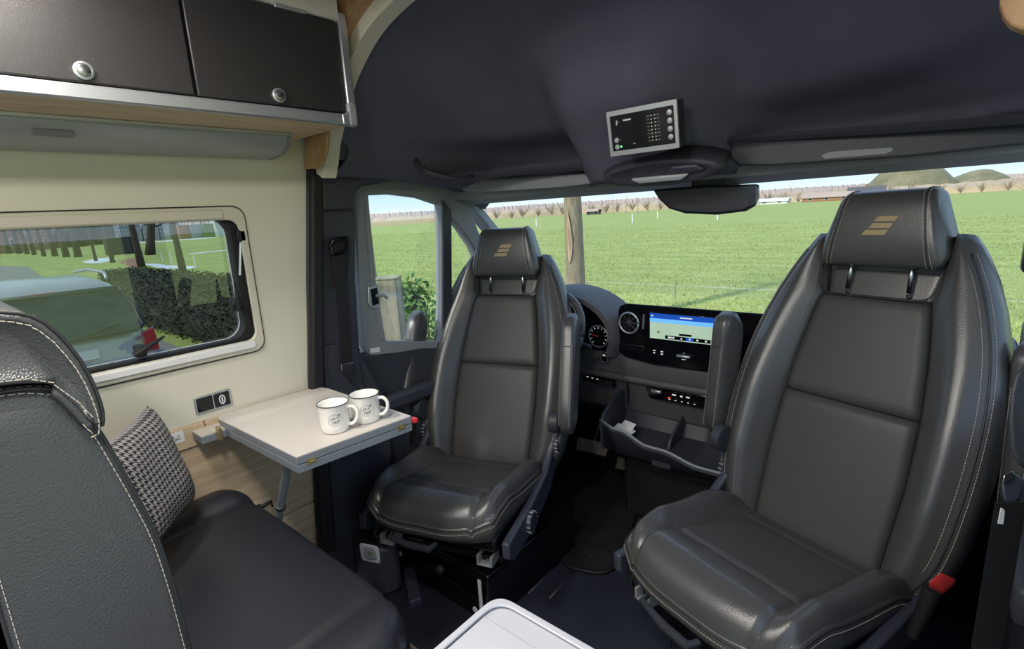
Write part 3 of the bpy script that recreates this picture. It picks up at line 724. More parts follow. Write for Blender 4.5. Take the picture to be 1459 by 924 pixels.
# ================================================================== WORKTOP CORNER (foreground)
kt = thing('kitchen_block', 'pale kitchen block corner with a rounded raised rim, bottom centre foreground', 'kitchen unit', (-.2, .2, 0))
KZ = .80; kc = V(717, 853, z=KZ); kx, ky = kc.x-.012, kc.y+.002
k0 = Vector((kx, ky, KZ)); ko = round_corner(Vector((kx, -.4, KZ)), Vector((kx, ky, KZ)), Vector((.1, ky, KZ)), .03) + [Vector((.10, ky, KZ)), Vector((.10, .02, KZ)), Vector((kx, .02, KZ))]
ki = [Vector((max(p.x, kx)+.010 if p.x < -.1 else p.x-.01, p.y-.010 if p.y > .1 else p.y+.01, KZ)) for p in ko]
obj('worktop', B().prism(dn(ko, .022), (0, 0, .019)), 'worktop', kt, bevel=.002)
obj('raised_rim', plate(dn(ko, .001), [dn(ki, .001)], (0, 0, .004)), 'worktop', kt, bevel=.0015)
obj('lid_panel', B().box((kx+.012, .03, KZ-.003), (.09, ky-.042, KZ-.0008)), 'worktop', kt, bevel=.001)
obj('body', B().box((kx+.012, .03, 0), (.09, ky-.02, KZ-.022)), 'cream', kt)

# ================================================================== CAB SEATS
def make_seat(label, cx, cy, yaw, tilt, dz, side):
    T = thing('cab_seat', label, 'seat', (cx, cy, 0), yaw)
    rc = R(23.3) - tilt; ARM = .17 if not tilt else .03; AB = -.005 if not tilt else .085
    base = Vector((0, .025, .345 + dz)); U = Vector((0, math.sin(rc), math.cos(rc))); Nf = Vector((0, -math.cos(rc), math.sin(rc)))
    def P(x, s, h=0): return base + Vector((x, 0, 0)) + U*s + Nf*h
    outer_t = [(-.02, .225), (.02, .255), (.08, .282), (.16, .298), (.26, .306), (.36, .308), (.46, .304), (.56, .293), (.64, .276), (.72, .252), (.80, .220), (.86, .188), (.895, .166)]
    inner_t = [(0, .172), (.25, .182), (.42, .177), (.56, .163), (.66, .148), (.715, .137), (.76, .143), (.82, .150), (.895, .156)]
    bulge_t = [(-.02, .02), (.05, .045), (.2, .062), (.4, .056), (.6, .036), (.75, .022), (.895, .014)]
    SS = [-.02 + .915*k/36 for k in range(37)]
    def bol(sg):
        b = B(); rings = []
        for s in SS:
            o_ = interp(outer_t, s); i_ = interp(inner_t, s); bl = interp(bulge_t, s)
            end = min(1, (s+.02)/.03) * 1.0; top = min(1, (.897-s)/.05); e_ = math.sqrt(max(.02, 1-(1-end)**2)) * math.sqrt(max(.02, 1-(1-top)**2))
            pts = []
            for k in range(13):
                tt = k/12; x = i_+(o_-i_)*tt
                h = bl*(sm(-.05, .55, tt))*(1-.5*sm(.6, 1, tt)) + .010*tt - .012*math.exp(-(tt/.05)**2) - .004*sm(.93, 1, tt)
                pts.append((x, h))
            hs = pts[-1][1]
            pts += [(o_+.012, hs-.005), (o_+.024, hs-.026), (o_+.026, -.045), (o_+.008, -.085), (o_-.04, -.10), (i_, -.10)]
            rings.append([P(sg*x, s, h*e_ if h > 0 else h*(.3+.7*e_)) for x, h in pts])
        b.loft(rings); return b
    br = obj('backrest', B().loft([[P(interp(inner_t, s)*x+.0, s, h) for x, h in ((-1, -.04), (-1, -.105), (0, -.115), (1, -.105), (1, -.04))] for s in [0+.84*k/12 for k in range(13)]]), 'plastic_grey', T, smooth='all', label='grey rear shell of the backrest')
    for sg in (-1, 1):
        bo = obj('side_bolster', bol(sg), 'leather', T, smooth='all')
        # piping and twin stitching along the outer front edge and the inner seam
        path = smooth_path([P(sg*(interp(outer_t, s)+.003), s, interp(bulge_t, s)*.5+.005) for s in SS[1:-1:3]], 4)
        obj('piping', B().tube(path, .0028, 6), 'piping', bo, smooth='all')
        sb = B()
        sb.stitches(smooth_path([P(sg*(interp(outer_t, s)-.010), s, interp(bulge_t, s)*.53+.0108) for s in SS[1:-1:3]], 4))
        sb.stitches(smooth_path([P(sg*(interp(outer_t, s)+.0130), s, interp(bulge_t, s)*.5+.0015) for s in SS[1:-1:3]], 4))
        obj('stitching', sb, 'stitch', bo, kind='stuff')
    def panel(s0, s1, hh, nm, m_, crown=.008):
        b = B(); rows = []
        for j in range(21):
            s = s0+(s1-s0)*j/20; w_ = interp(inner_t, s)*.995; row = []
            for i in range(25):
                u = -1+2*i/24; ed = min(min(j, 20-j)/2.2, 1); eu = min((1-abs(u))*11, 1)
                h = hh + crown*(1-u*u) - .008*(1-math.sqrt(max(0, 1-(1-ed)**2))) - .010*(1-math.sqrt(max(0, 1-(1-eu)**2)))
                row.append(P(u*w_, s, h))
            row = row + [P(w_, s, -.05), P(-w_, s, -.05)]
            rows.append(row)
        b.loft(rows); return obj(nm, b, m_, T, smooth='all')
    panel(0.0, .415, .006, 'lower_back_panel', 'leather_panel', .010)
    panel(.417, .715, .006, 'upper_back_panel', 'leather_panel', .007)
    panel(.717, .80, -.028, 'headrest_recess', 'leather', .002)
    rim = smooth_path([P(x, s, h) for x, s, h in ((-.150, .80, .006), (-.146, .755, .008), (-.130, .722, .009), (-.08, .716, .012), (0, .716, .013), (.08, .716, .012), (.130, .722, .009), (.146, .755, .008), (.150, .80, .006))], 4)
    obj('recess_piping', B().tube(rim, .003, 6), 'piping', T, smooth='all')
    # headrest
    hc = Vector((0, .312, 1.088)); dzz = dz
    if tilt:
        zz = hc.z-.45; hc = Vector((0, hc.y*math.cos(-tilt)+zz*math.sin(-tilt), .45+zz*math.cos(-tilt)-hc.y*math.sin(-tilt)))
    hc.z += dz
    prof = smooth_path([(0, .004, .0), (0, -.004, .018), (0, -.006, .06), (0, .002, .12), (0, .014, .17), (0, .030, .192), (0, .062, .200), (0, .098, .192), (0, .112, .16), (0, .112, .06), (0, .100, .012), (0, .06, -.004), (0, .025, -.006)], 3, closed=True)
    cen = Vector((0, .055, .1))
    rings = []
    for k in range(29):
        u = -1+2*k/28; au = abs(u); e_ = 1 if au < .80 else math.sqrt(max(0, 1-((au-.80)/.20)**2))*.30+.70
        xx = (.158*(.5*(abs(u)+1) if False else 1))*u
        rings.append([hc + Vector((xx*(1 - .26*max(0, p.z)/.2), 0, 0)) + cen + (p-cen)*e_ for p in prof])
    hr_ = obj('headrest', B().loft(rings), 'leather', T, smooth='all')
    for sg in (-1, 1):
        uu = .79
        line = [hc + Vector((sg*.158*uu*(1-.26*max(0, p.z)/.2), 0, 0)) + cen + (p-cen)*1.012 for p in prof]
        line = line[0:27]
        obj('seam_piping', B().tube(line, .0018, 5), 'piping', hr_, smooth='all')
        sb = B(); sb.stitches([p + Vector((sg*.006, -.0003, 0)) for p in line]); sb.stitches([p + Vector((-sg*.005, -.0003, 0)) for p in line])
        obj('stitching', sb, 'stitch', hr_, kind='stuff')
    for k in range(3):
        b = B(); z0_ = .083+k*.0178; x0_ = -.030+k*.010; x1_ = .022+k*.010
        fy = lambda z: interp([(.06, -.0075), (.12, .0005), (.17, .0125)], z)
        if k == 0: x0_ -= .006
        q_ = [(x0_, z0_), (x1_, z0_), (x1_+.008, z0_+.0135), (x0_+.010, z0_+.0135)]
        b.prism([hc + Vector((x-.004, fy(z)-.0010, z)) for x, z in q_], (0, .003, 0))
        obj('emblem_bar', b, 'gold', hr_)
    for sg in (-1, 1):
        a_ = hc + Vector((sg*.075, .035, .0)); obj('headrest_post', B().tube([P(sg*.078, .74, -.020), a_ + Vector((0, 0, .02))], .0065, 12), 'steel', T, smooth='all')
        obj('post_sleeve', B().tube([P(sg*.078, .728, -.034), P(sg*.078, .738, -.028)], .009, 12), 'plastic', T, smooth='all')
    # ---------------- squab
    def hw(y): return interp([(-.50, .220), (-.42, .236), (-.30, .250), (-.1, .262), (.06, .262)], y)
    def zt(x, y):
        bz = interp([(-.50, .425), (-.40, .450), (-.33, .444), (-.31, .440), (-.2, .414), (0, .372), (.06, .36)], y) + dz
        ax = abs(x); pw_ = .172
        side_up = sm(pw_+.004, pw_+.045, ax) * (.040 + .016*sm(-.1, -.35, y)*0 + .022*sm(-.30, -.05, y))
        side_up *= 1-.6*sm(-.10, .06, y)
        if y < -.31: side_up *= 1-.75*sm(-.31, -.46, y)*1
        bz += side_up
        front_roll = .016*math.sin(math.pi*min(1, max(0, (-.312-y)/.17))) 
        bz += front_roll*(1-sm(pw_-.01, pw_+.03, ax))
        bz -= .011*math.exp(-((ax-pw_-.002)/.007)**2)*sm(.10, -.02, y)
        bz -= .009*math.exp(-((y+.312)/.007)**2)*(ax < pw_+.004)
        bz -= .007*math.exp(-((y+.035)/.006)**2)*(ax < pw_)
        bz += .003*noise.noise(Vector((x*9+cx, y*9, 1)))
        return bz
    NX, NY = 64, 64; rr_ = .052
    G = []
    for j in range(NY+1):
        v = j/NY; row = []
        for i in range(NX+1):
            u = -1+2*i/NX
            yf = -.485 + .050*abs(u)**3.5; y = yf + (.06-yf)*v; W_ = hw(y); x = u*W_
            ex = max(0, .036-(W_-abs(x))); ey = max(0, rr_-(y-yf)); e_ = min(1, math.hypot(ex/.036, ey/rr_))
            row.append(Vector((x, y, zt(x, y) - .040*(1-math.sqrt(max(0, 1-e_*e_))))))
        G.append(row)
    reg = {'squab_panel': B(), 'front_roll': B(), 'side_bolster': B()}
    which = {}
    for j in range(NY):
        for i in range(NX):
            c_ = (G[j][i]+G[j+1][i+1])/2
            if c_.y < -.312 and abs(c_.x) < .176: k_ = 'front_roll'
            elif abs(c_.x) < .175: k_ = 'squab_panel'
            else: k_ = 'L' if c_.x < 0 else 'R'
            which.setdefault(k_, []).append((i, j))
    for k_, cells in which.items():
        idx = {}; vs_ = []; fs_ = []
        for i, j in cells:
            f_ = []
            for a_, b_ in ((i, j), (i+1, j), (i+1, j+1), (i, j+1)):
                if (a_, b_) not in idx: idx[(a_, b_)] = len(vs_); vs_.append(G[b_][a_])
                f_.append(idx[(a_, b_)])
            fs_.append(f_)
        nm = {'L': 'seat_bolster', 'R': 'seat_bolster'}.get(k_, k_)
        obj(nm, B().add(vs_, fs_), 'leather_panel' if k_ == 'squab_panel' else 'leather', T, smooth='all')
    # leather valance around the squab
    edge = [G[j][0] for j in range(NY, -1, -1)] + [G[0][i] for i in range(1, NX)] + [G[j][NX] for j in range(NY+1)]
    n_e = len(edge)
    def outw(i):
        t_ = (edge[min(i+1, n_e-1)] - edge[max(0, i-1)]).normalized(); return Vector((t_.y, -t_.x, 0)).normalized() * -1
    cen2 = Vector((0, -.2, 0)); rowsk = []
    for i, p in enumerate(edge):
        o_ = outw(i)
        if o_.dot(p-cen2) < 0: o_ = -o_
        fr_ = sm(-.30, -.47, p.y)
        zb = .335+dz - .0*fr_
        rowsk.append([p, p+o_*.006-Vector((0, 0, .006)), p+o_*.009-Vector((0, 0, .022)), Vector((p.x+o_.x*.006, p.y+o_.y*.004, (p.z-.022+zb)/2)), Vector((p.x-o_.x*.010, p.y-o_.y*.012, zb))])
    obj('squab_valance', B().loft(rowsk, closed=False), 'leather', T, smooth='all')
    obj('squab_piping', B().tube([r_[1]+Vector((0, 0, .001)) for r_ in rowsk], .0028, 6), 'piping', T, smooth='all')
    sb = B(); sb.stitches([r_[2] + Vector((0, 0, .004)) for r_ in rowsk]); sb.stitches([edge[i]*.975+Vector((0, -.004, .017)) if False else edge[i] + (Vector((0, -.2, edge[i].z))-edge[i]).normalized()*.007 + Vector((0, 0, .0075)) for i in range(n_e)])
    obj('squab_stitching', sb, 'stitch', T, kind='stuff')
    # ---------------- armrests, folded up
    for sg in (-1, 1):
        AO_ = .15 if (tilt and sg > 0) else 0; AR_ = 1
        b = B(); rings = []
        for k in range(15):
            s = k/14; e_ = math.sqrt(max(.05, 1-(1-min(1, s*5))**2))*math.sqrt(max(.05, 1-(1-min(1, (1-s)*7))**2))
            c0 = Vector((sg*(.358 - .016*s), AB + AR_*ARM*s + AO_, .535+.42*s+dz)); dU = Vector((0, .39, .92)); dN = Vector((0, -.92, .39))
            rings.append([c0 + Vector((px_*.031*(.6+.4*e_), 0, 0)) + dN*(py_*.054*e_ + .006) for px_, py_ in [(a_*2, b2*2) for a_, b2 in rrect(1, 1, .28, 4)]])
        ar = obj('armrest', B().loft(rings), 'leather', T, smooth='all')
        for q_ in (-.022, .022):
            ln = [Vector((sg*(.358 - .016*s)+q_*.9, AB + AR_*ARM*s + AO_, .535+.42*s+dz)) + Vector((0, -.92, .39))*.0580 for s in [.06+.66*k/10 for k in range(11)]]
            sb = B(); sb.stitches(ln); obj('stitching', sb, 'stitch', ar, kind='stuff')
        cpt = lambda x, s, h: Vector((sg*(.358-.016*s)+x, AB + AR_*ARM*s + AO_, .535+.42*s+dz)) + Vector((0, -.92, .39))*h
        loop = [cpt(a_*.0565, .70, .012 + b2*.096) for a_, b2 in rrect(1, 1, .28, 4)]
        obj('cover_seam', B().tube(loop+[loop[0]], .0014, 5), 'piping', ar)
        if not (tilt and sg > 0): obj('hinge_housing', B().lathe([(0, 0), (.042, 0), (.042, .03), (.034, .036), (0, .036)], Vector((sg*.285, .035, .56+dz)), (sg, 0, 0), 24), 'plastic', T, smooth=True)
    # ---------------- side plastics, dials
    for sg in (-1, 1):
        sd = [(-.44, .345), (-.44, .29), (-.40, .262), (-.20, .262), (-.02, .31), (.10, .40), (.10, .50), (.06, .53), (.03, .46), (-.06, .395), (-.20, .365)]
        if tilt and sg > 0: sd = [(-.44, .345), (-.44, .29), (-.40, .262), (-.20, .262), (-.02, .285), (.08, .33), (.05, .37), (-.06, .375), (-.20, .355)]
        sp_ = obj('side_cover', B().prism([Vector((sg*.262, y, z+dz)) for y, z in sd], (sg*.028, 0, 0)), 'plastic_blue', T, bevel=.008, seg=3)
        for (y, z, r_) in ((-.26, .315, .036), (.055, .455, .030))[:1 if (tilt and sg > 0) else 2]:
            dl = obj('dial', B().lathe([(0, 0), (r_, 0), (r_, .012), (r_-.004, .016), (0, .016)], Vector((sg*.289, y, z+dz)), (sg, 0, 0), 28), 'plastic', sp_, smooth=True)
            b = B()
            for k in range(12):
                a_ = R(30*k); c_ = Vector((sg*.297, y+math.cos(a_)*r_, z+dz+math.sin(a_)*r_)); b.tube([c_ + Vector((sg*-.006, 0, 0)), c_+Vector((sg*.008, 0, 0))], .003, 5)
            obj('dial_ribs', b, 'plastic_grey', dl)
    # under structure
    obj('seat_pan', B().box((-.235, -.42, .285+dz), (.235, .06, .338+dz)), 'black_metal', T, bevel=.012)
    obj('height_lever', B().tube([(-.13, -.44, .325+dz), (-.125, -.485, .318+dz), (-.04, -.497, .313+dz), (.035, -.497, .313+dz), (.045, -.47, .320+dz)], [.008, .009, .012, .012, .008], 8), 'plastic', T, smooth=True)
    obj('front_cable', B().tube([(-.23, -.40, .33+dz), (-.24, -.42, .27+dz), (-.232, -.40, .215+dz)], .008, 6), 'rubber', T, smooth=True)
    for sg in (-1, 1):
        rl = obj('seat_rail', B().box((sg*.19-.022, -.40, .235+dz), (sg*.19+.022, .12, .258+dz)), 'black_metal', T, bevel=.003)
        b = B(); b.box((sg*.19-.028, -.425, .238+dz), (sg*.19-.020, -.365, .270+dz)); b.box((sg*.19+.020, -.425, .238+dz), (sg*.19+.028, -.365, .270+dz)); b.box((sg*.19-.028, -.425, .234+dz), (sg*.19+.028, -.365, .240+dz))
        obj('rail_end', b, 'plastic_grey', rl, bevel=.002)
        obj('rail_bolt', B().lathe([(0, 0), (.008, 0), (.006, .005), (0, .006)], (sg*.19, -.395, .241+dz), (0, 0, 1), 12), 'brass', rl, smooth=True)
        for k in range(5): obj('rail_rivet', B().lathe([(0, 0), (.004, 0), (.003, .003), (0, .003)], (sg*.19, -.33+k*.055, .2585+dz), (0, 0, 1), 8), 'steel', rl)
    obj('upper_swivel_plate', B().box((-.225, -.36, .205), (.225, .14, .232+dz)), 'black_metal', T, bevel=.006)
    return T
ds = make_seat('driver seat nearer the steering wheel, black leather with upright armrests, beyond the table', -1.401, 1.382, .318, 0, 0, 1)
ps = make_seat('larger black leather cab seat in the right foreground, swivelled towards the living area', -.267, 1.484, -.339, .083, .04, 1)

# seat consoles, fixed to the cab floor
def console(label, x0, x1, y0, y1, zt_):
    T = thing('seat_console', label, 'seat base', ((x0+x1)/2, (y0+y1)/2, 0))
    b = B(); b.loft([[Vector((x, y, z)) for x, y in ((x0-o_, y0-o_), (x1+o_, y0-o_), (x1+o_, y1), (x0-o_, y1))] for z, o_ in ((0, .012), (.02, .006), (zt_-.05, 0), (zt_-.03, .012), (zt_, .012))])
    obj('steel_box', b, 'gloss_black', T, bevel=.006)
    obj('swivel_base', B().lathe([(0, 0), (.20, 0), (.20, .012), (0, .012)], ((x0+x1)/2, (y0+y1)/2, zt_), (0, 0, 1), 36), 'black_metal', T, smooth=True)
    obj('front_lever', B().tube([((x0+x1)/2-.12, y0+.02, zt_+.004), ((x0+x1)/2-.10, y0-.03, zt_-.006), ((x0+x1)/2-.03, y0-.035, zt_-.012)], .008, 8), 'plastic', T, smooth=True)
    kn = obj('lock_button', B().lathe([(0, 0), (.016, 0), (.018, .010), (.014, .018), (0, .020)], ((x0+x1)/2+.02, y0-.004, zt_-.08), (0, -1, 0), 18), 'plastic', T, smooth=True)
    for k, (fx, fz) in enumerate(((.06, .135), (.07, .075), (.88, .03))):
        obj('oval_plug', B().lathe([(0, 0), (.011, 0), (.009, .004), (0, .004)], (x0+(x1-x0)*fx, y0-.012, fz), (0, -1, 0), 14), 'print', T, smooth=True)
    obj('ledge', B().prism([(x0+.02, y0-.012, .10), (x1-.04, y0-.012, .065), (x1-.04, y0-.012, .075), (x0+.02, y0-.012, .115)], (0, .006, 0)), 'black_metal', T)
    return T
c1 = console('black steel seat base under the driver seat, with oval plugs', -1.60, -1.10, 1.06, 1.56, .19)
st_ = B().box((-1.135, 1.046, .03), (-1.122, 1.050, .16)); obj('inspection_label', st_, 'print', c1, label='narrow white paper strip')
c2 = console('black steel seat base under the right foreground seat', -.52, -.04, 1.18, 1.62, .22)

# ---- floor mat, pedals, lower things
b = B(); mp_ = smooth_path([V(800, 655, z=.008), V(797, 720, z=.008), V(799, 792, z=.008), V(830, 812, z=.008), V(872, 811, z=.008), V(892, 770, z=.008), V(908, 728, z=.008), V(915, 715, z=.008), V(880, 670, z=.008), V(850, 640, z=.008)], 4, closed=True)
b.prism([Vector((p.x, p.y, 0.001)) for p in mp_], (0, 0, .009))
o = thing('floor_mat', 'black carpet mat in the driver footwell between the two cab seats', 'floor mat', (-1.05, 1.6, 0))
obj('carpet', b, 'carpet', o); obj('edge_binding', B().tube([Vector((p.x, p.y, .008)) for p in mp_ + [mp_[0]]], .006, 6), 'rubber', o, smooth='all')
for px, py in ((845, 722), (820, 705), (843, 790)):
    p = V(px, py, z=.011); obj('fixing_stud', B().lathe([(0, 0), (.010, 0), (.006, .003), (0, .003)], (p.x, p.y, .010), (0, 0, 1), 12), 'rubber', o, smooth=True)
# ribs pressed into the floor
b = B()
for a_, c_ in (((800, 798), (752, 846)), ((830, 800), (782, 853))):
    p, q_ = V(*a_, z=0), V(*c_, z=0); b.tube([Vector((p.x, p.y, 0)), Vector((q_.x, q_.y, 0))], .006, 6)
o = obj('floor_rib', b, 'floor', smooth='all'); o.name = 'trim_9'; o['kind'] = 'structure'; o['label'] = 'raised ribs in the cab floor'
def pedal(label, pts, y, arm_to):
    q_ = [V(px, py, y=y) for px, py in pts]; c_ = sum(q_, Vector())/len(q_)
    T = thing('pedal', label, 'pedal', tuple(c_))
    pad = obj('pad', B().prism(q_, (0, .012, -.006)), 'wear', T, bevel=.004)
    b = B(); e1 = (q_[1]-q_[0])
    for k in range(5):
        a_ = q_[0].lerp(q_[1], .12+.19*k); d_ = q_[-1].lerp(q_[-2] if len(q_) == 4 else q_[2], .12+.19*k); b.tube([a_.lerp(d_, .08)+Vector((0, -.002, 0)), a_.lerp(d_, .92)+Vector((0, -.002, 0))], .003, 5)
    obj('pad_rib', b, 'wear', pad)
    obj('arm', B().tube([c_+Vector((0, .01, 0)), Vector(arm_to)], .009, 8), 'black_metal', T, smooth=True)
pedal('worn rubber brake pedal pad in the driver footwell', [(823, 622), (868, 632), (862, 650), (820, 640)], 1.98, (-1.25, 2.2, .55))
pedal('small accelerator pedal right of the brake pedal', [(880, 650), (899, 656), (896, 670), (876, 667)], 2.05, (-1.10, 2.25, .5))

# ================================================================== DASHBOARD
DY = 1.92
dash = thing('dashboard', 'dark grey dashboard with black centre panel, screen and round air vents', 'dashboard', (-.78, 2.1, .5))
def W(px, py, dy=0): return V(px, py, y=DY+dy)
# main body, lofted across x
secs = [(2.62, .80), (2.30, .845), (2.06, .86), (1.97, .845), (1.95, .74), (1.935, .70), (1.95, .60), (1.97, .57), (1.985, .46), (2.06, .40), (2.35, .36), (2.62, .36)]
def sec(x, k=0): return [Vector((x, y + k, z)) for y, z in secs]
b = B().loft([sec(-1.71, .03), sec(-1.62, .0), sec(-1.1), sec(-.4), sec(.08), sec(.16, .03)])
obj('body', b, 'plastic_dash', dash, bevel=.008)
# ridge line (middle roll) 
b = B(); b.tube([(-1.70, 1.955, .625), (-1.30, 1.94, .625), (-.9, 1.935, .625), (.12, 1.95, .625)], .016, 10); obj('lower_roll', b, 'plastic_dash', dash, smooth='all')
# centre black fascia
fx0, fx1 = W(880, 437).x, -.36
fb = [Vector((fx0 + dx, DY, z)) for dx, z in ((.0, .745), (.0, .92), (.012, .948), (.04, .957))] + [Vector((fx1-.04, DY, .955)), Vector((fx1, DY, .94)), Vector((fx1+.005, DY, .72)), Vector((-.60, DY, .715)), Vector((-.92, DY, .708)), Vector((fx0+.03, DY, .725))]
fas = obj('centre_fascia', B().prism(fb, (0, .05, -.012)), 'gloss_black', dash, bevel=.006)
def disc(name, c_, r_, th, m_, par, seg=32): return obj(name, B().lathe([(0, 0), (r_, 0), (r_, th), (0, th)], c_, (0, -1, 0), seg), m_, par, smooth=True)
def vent(c_, r_):
    b = B(); b.lathe([(r_-.006, 0), (r_, 0), (r_, .014), (r_-.003, .017), (r_-.006, .014)], c_, (0, -1, 0), 36)
    b = B(); ring = [c_ + Vector((r_*math.cos(a*R(10)), -.012, r_*math.sin(a*R(10)))) for a in range(37)]
    b.tube(ring, .0045, 8); v_ = obj('air_vent', b, 'alu', fas, smooth='all')
    disc('vent_throat', c_, r_-.004, .004, 'black_metal', v_)
    hb = B()
    for k in range(8):
        a_ = R(45*k); hb.tube([c_ + Vector((.010*math.cos(a_), -.010, .010*math.sin(a_))), c_ + Vector(((r_-.006)*math.cos(a_), -.007, (r_-.006)*math.sin(a_)))], .0022, 5)
    hb.lathe([(0, .004), (.013, .004), (.011, .014), (0, .016)], c_, (0, -1, 0), 16)
    obj('vent_blade', hb, 'plastic', v_, smooth=True)
vc = W(898, 459); vent(Vector((vc.x, DY, vc.z)), .043)
vc2 = W(1086, 478); vent(Vector((-.452, DY, .872)), .043)
# chrome thumb tab near vent
obj('vent_tab', B().prism([W(917, 447, -.002), W(919, 447, -.002), W(918, 468, -.002), W(916, 468, -.002)], (0, -.006, 0)), 'alu', fas)
# screen
s0, s1, sz0, sz1 = W(927, 445).x, -.628, .823, .926
scr = obj('display', B().box((s0-.004, DY-.006, sz0-.004), (s1+.004, DY+.002, sz1+.004)), 'gloss_black', dash, bevel=.002)
def sbox(nm, x0, x1, z0, z1, m_, d_=.0068): return obj(nm, B().box((x0, DY-d_, z0), (x1, DY-.0055, z1)), m_, scr)
sbox('map_area', s0, s1, sz0, sz1-.036, 'screen_map')
sbox('sky_band', s0, s1, sz1-.036, sz1-.020, 'screen_sky')
sbox('title_bar', s0, s1, sz1-.020, sz1, 'screen_blue')
sbox('menu_bar', s0+.065, s0+.245, sz0+.004, sz0+.018, 'gloss_black', .0072)
sbox('active_tab', s0+.150, s0+.180, sz0+.004, sz0+.018, 'screen_blue', .0076)
sbox('address_box', s0+.122, s0+.172, sz0+.022, sz0+.030, 'gloss_black', .0072)
def icons(pts, r_, par, m_='icon', y_=DY-.0078, nm='icon'):
    b = B()
    for x, z, w_ in pts: b.box((x-w_, y_-.0004, z-r_), (x+w_, y_, z+r_))
    return obj(nm, b, m_, par)
icons([(s0+.085, sz0+.011, .008), (s0+.100, sz0+.011, .004), (s0+.132, sz0+.011, .003), (s0+.165, sz0+.011, .003), (s0+.195, sz0+.011, .004), (s0+.228, sz0+.011, .004), (s0+.010, sz1-.010, .004)], .003, scr)
icons([(s0+.150, sz1-.010, .024)], .0022, scr, nm='title_text')
o = obj('position_marker', B().prism([(s0+.030, DY-.0085, sz0+.025), (s0+.044, DY-.0085, sz0+.025), (s0+.036, DY-.0085, sz0+.036)], (0, .001, 0)), 'gold', scr)
# storage slot + button rows
obj('storage_slot', B().box((W(885, 488).x, DY-.004, .752), (W(918, 495).x, DY+.002, .785)), 'black_metal', fas, bevel=.006)
icons([(W(933, 499).x, .772, .005), (W(933, 499).x, .762, .004), (W(944, 500).x, .771, .005), (W(944, 500).x, .761, .005), (-.655, .760, .006), (-.655, .770, .006)], .002, fas, y_=DY-.006)
rk = obj('rocker_switch', B().box((-.822, DY-.016, .758), (-.766, DY-.002, .770)), 'alu', fas, bevel=.004)
icons([(-.794, .751, .008), (-.794, .776, .002)], .0012, fas, y_=DY-.006, nm='rocker_marks')
# start button
sbp = W(862, 508)
sbn = obj('start_button', B().prism([Vector((sbp.x+a_, DY-.005, sbp.z+c_)) for a_, c_ in rrect(.034, .044, .012)], (0, .02, 0)), 'gloss_black', dash, bevel=.002)
obj('button_ring', B().tube([Vector((sbp.x+a_, DY-.006, sbp.z+c_)) for a_, c_ in rrect(.034, .044, .012)+rrect(.034, .044, .012)[:1]], .0022, 6), 'alu', sbn)
icons([(sbp.x, sbp.z+.009, .007)], .004, sbn, y_=DY-.0065)
# climate panel
cx0, cx1 = W(919, 545).x, -.60
cp = obj('climate_panel', B().prism([(cx0, DY+.006, .612), (cx1, DY+.006, .612), (cx1, DY+.030, .548), (cx0+.01, DY+.030, .548), (cx0, DY+.026, .56)], (0, .05, 0)), 'gloss_black', dash, bevel=.005)
obj('temperature_rocker', B().box((cx0+.028, DY-.008, .590), (cx0+.072, DY+.010, .603)), 'alu', cp, bevel=.004)
icons([(cx0+.125+.0, .594, .008), (cx0+.155, .593, .005), (cx0+.182, .594, .007)], .0028, cp, y_=DY+.004, nm='air_symbols')
icons([(cx0+.10+.026*k, .566, .004) for k in range(5)], .0013, cp, y_=DY+.017, nm='key_symbols')
icons([(cx0+.10, .574, .005)], .002, cp, 'red_led', DY+.013, nm='heater_light')
bl = obj('switch_bank', B().prism([(W(828, 535).x, DY+.008, .610), (W(872, 540).x, DY+.008, .603), (W(872, 540).x, DY+.014, .572), (W(828, 535).x, DY+.014, .578)], (0, .03, 0)), 'gloss_black', dash, bevel=.003)
icons([(W(836, 537).x, .603, .006), (W(843, 538).x, .601, .005), (W(850, 539).x, .600, .005)], .0018, bl, y_=DY+.006)
b = B()
for k in range(7): x_ = W(853, 540).x + .010*k; b.box((x_, DY+.004, .576), (x_+.003, DY+.009, .600))
obj('switch_rib', b, 'plastic', bl)
obj('panel_joint', B().box((W(889, 545).x, DY+.025, .50), (W(889, 545).x+.003, DY+.034, .615)), 'rubber', dash)
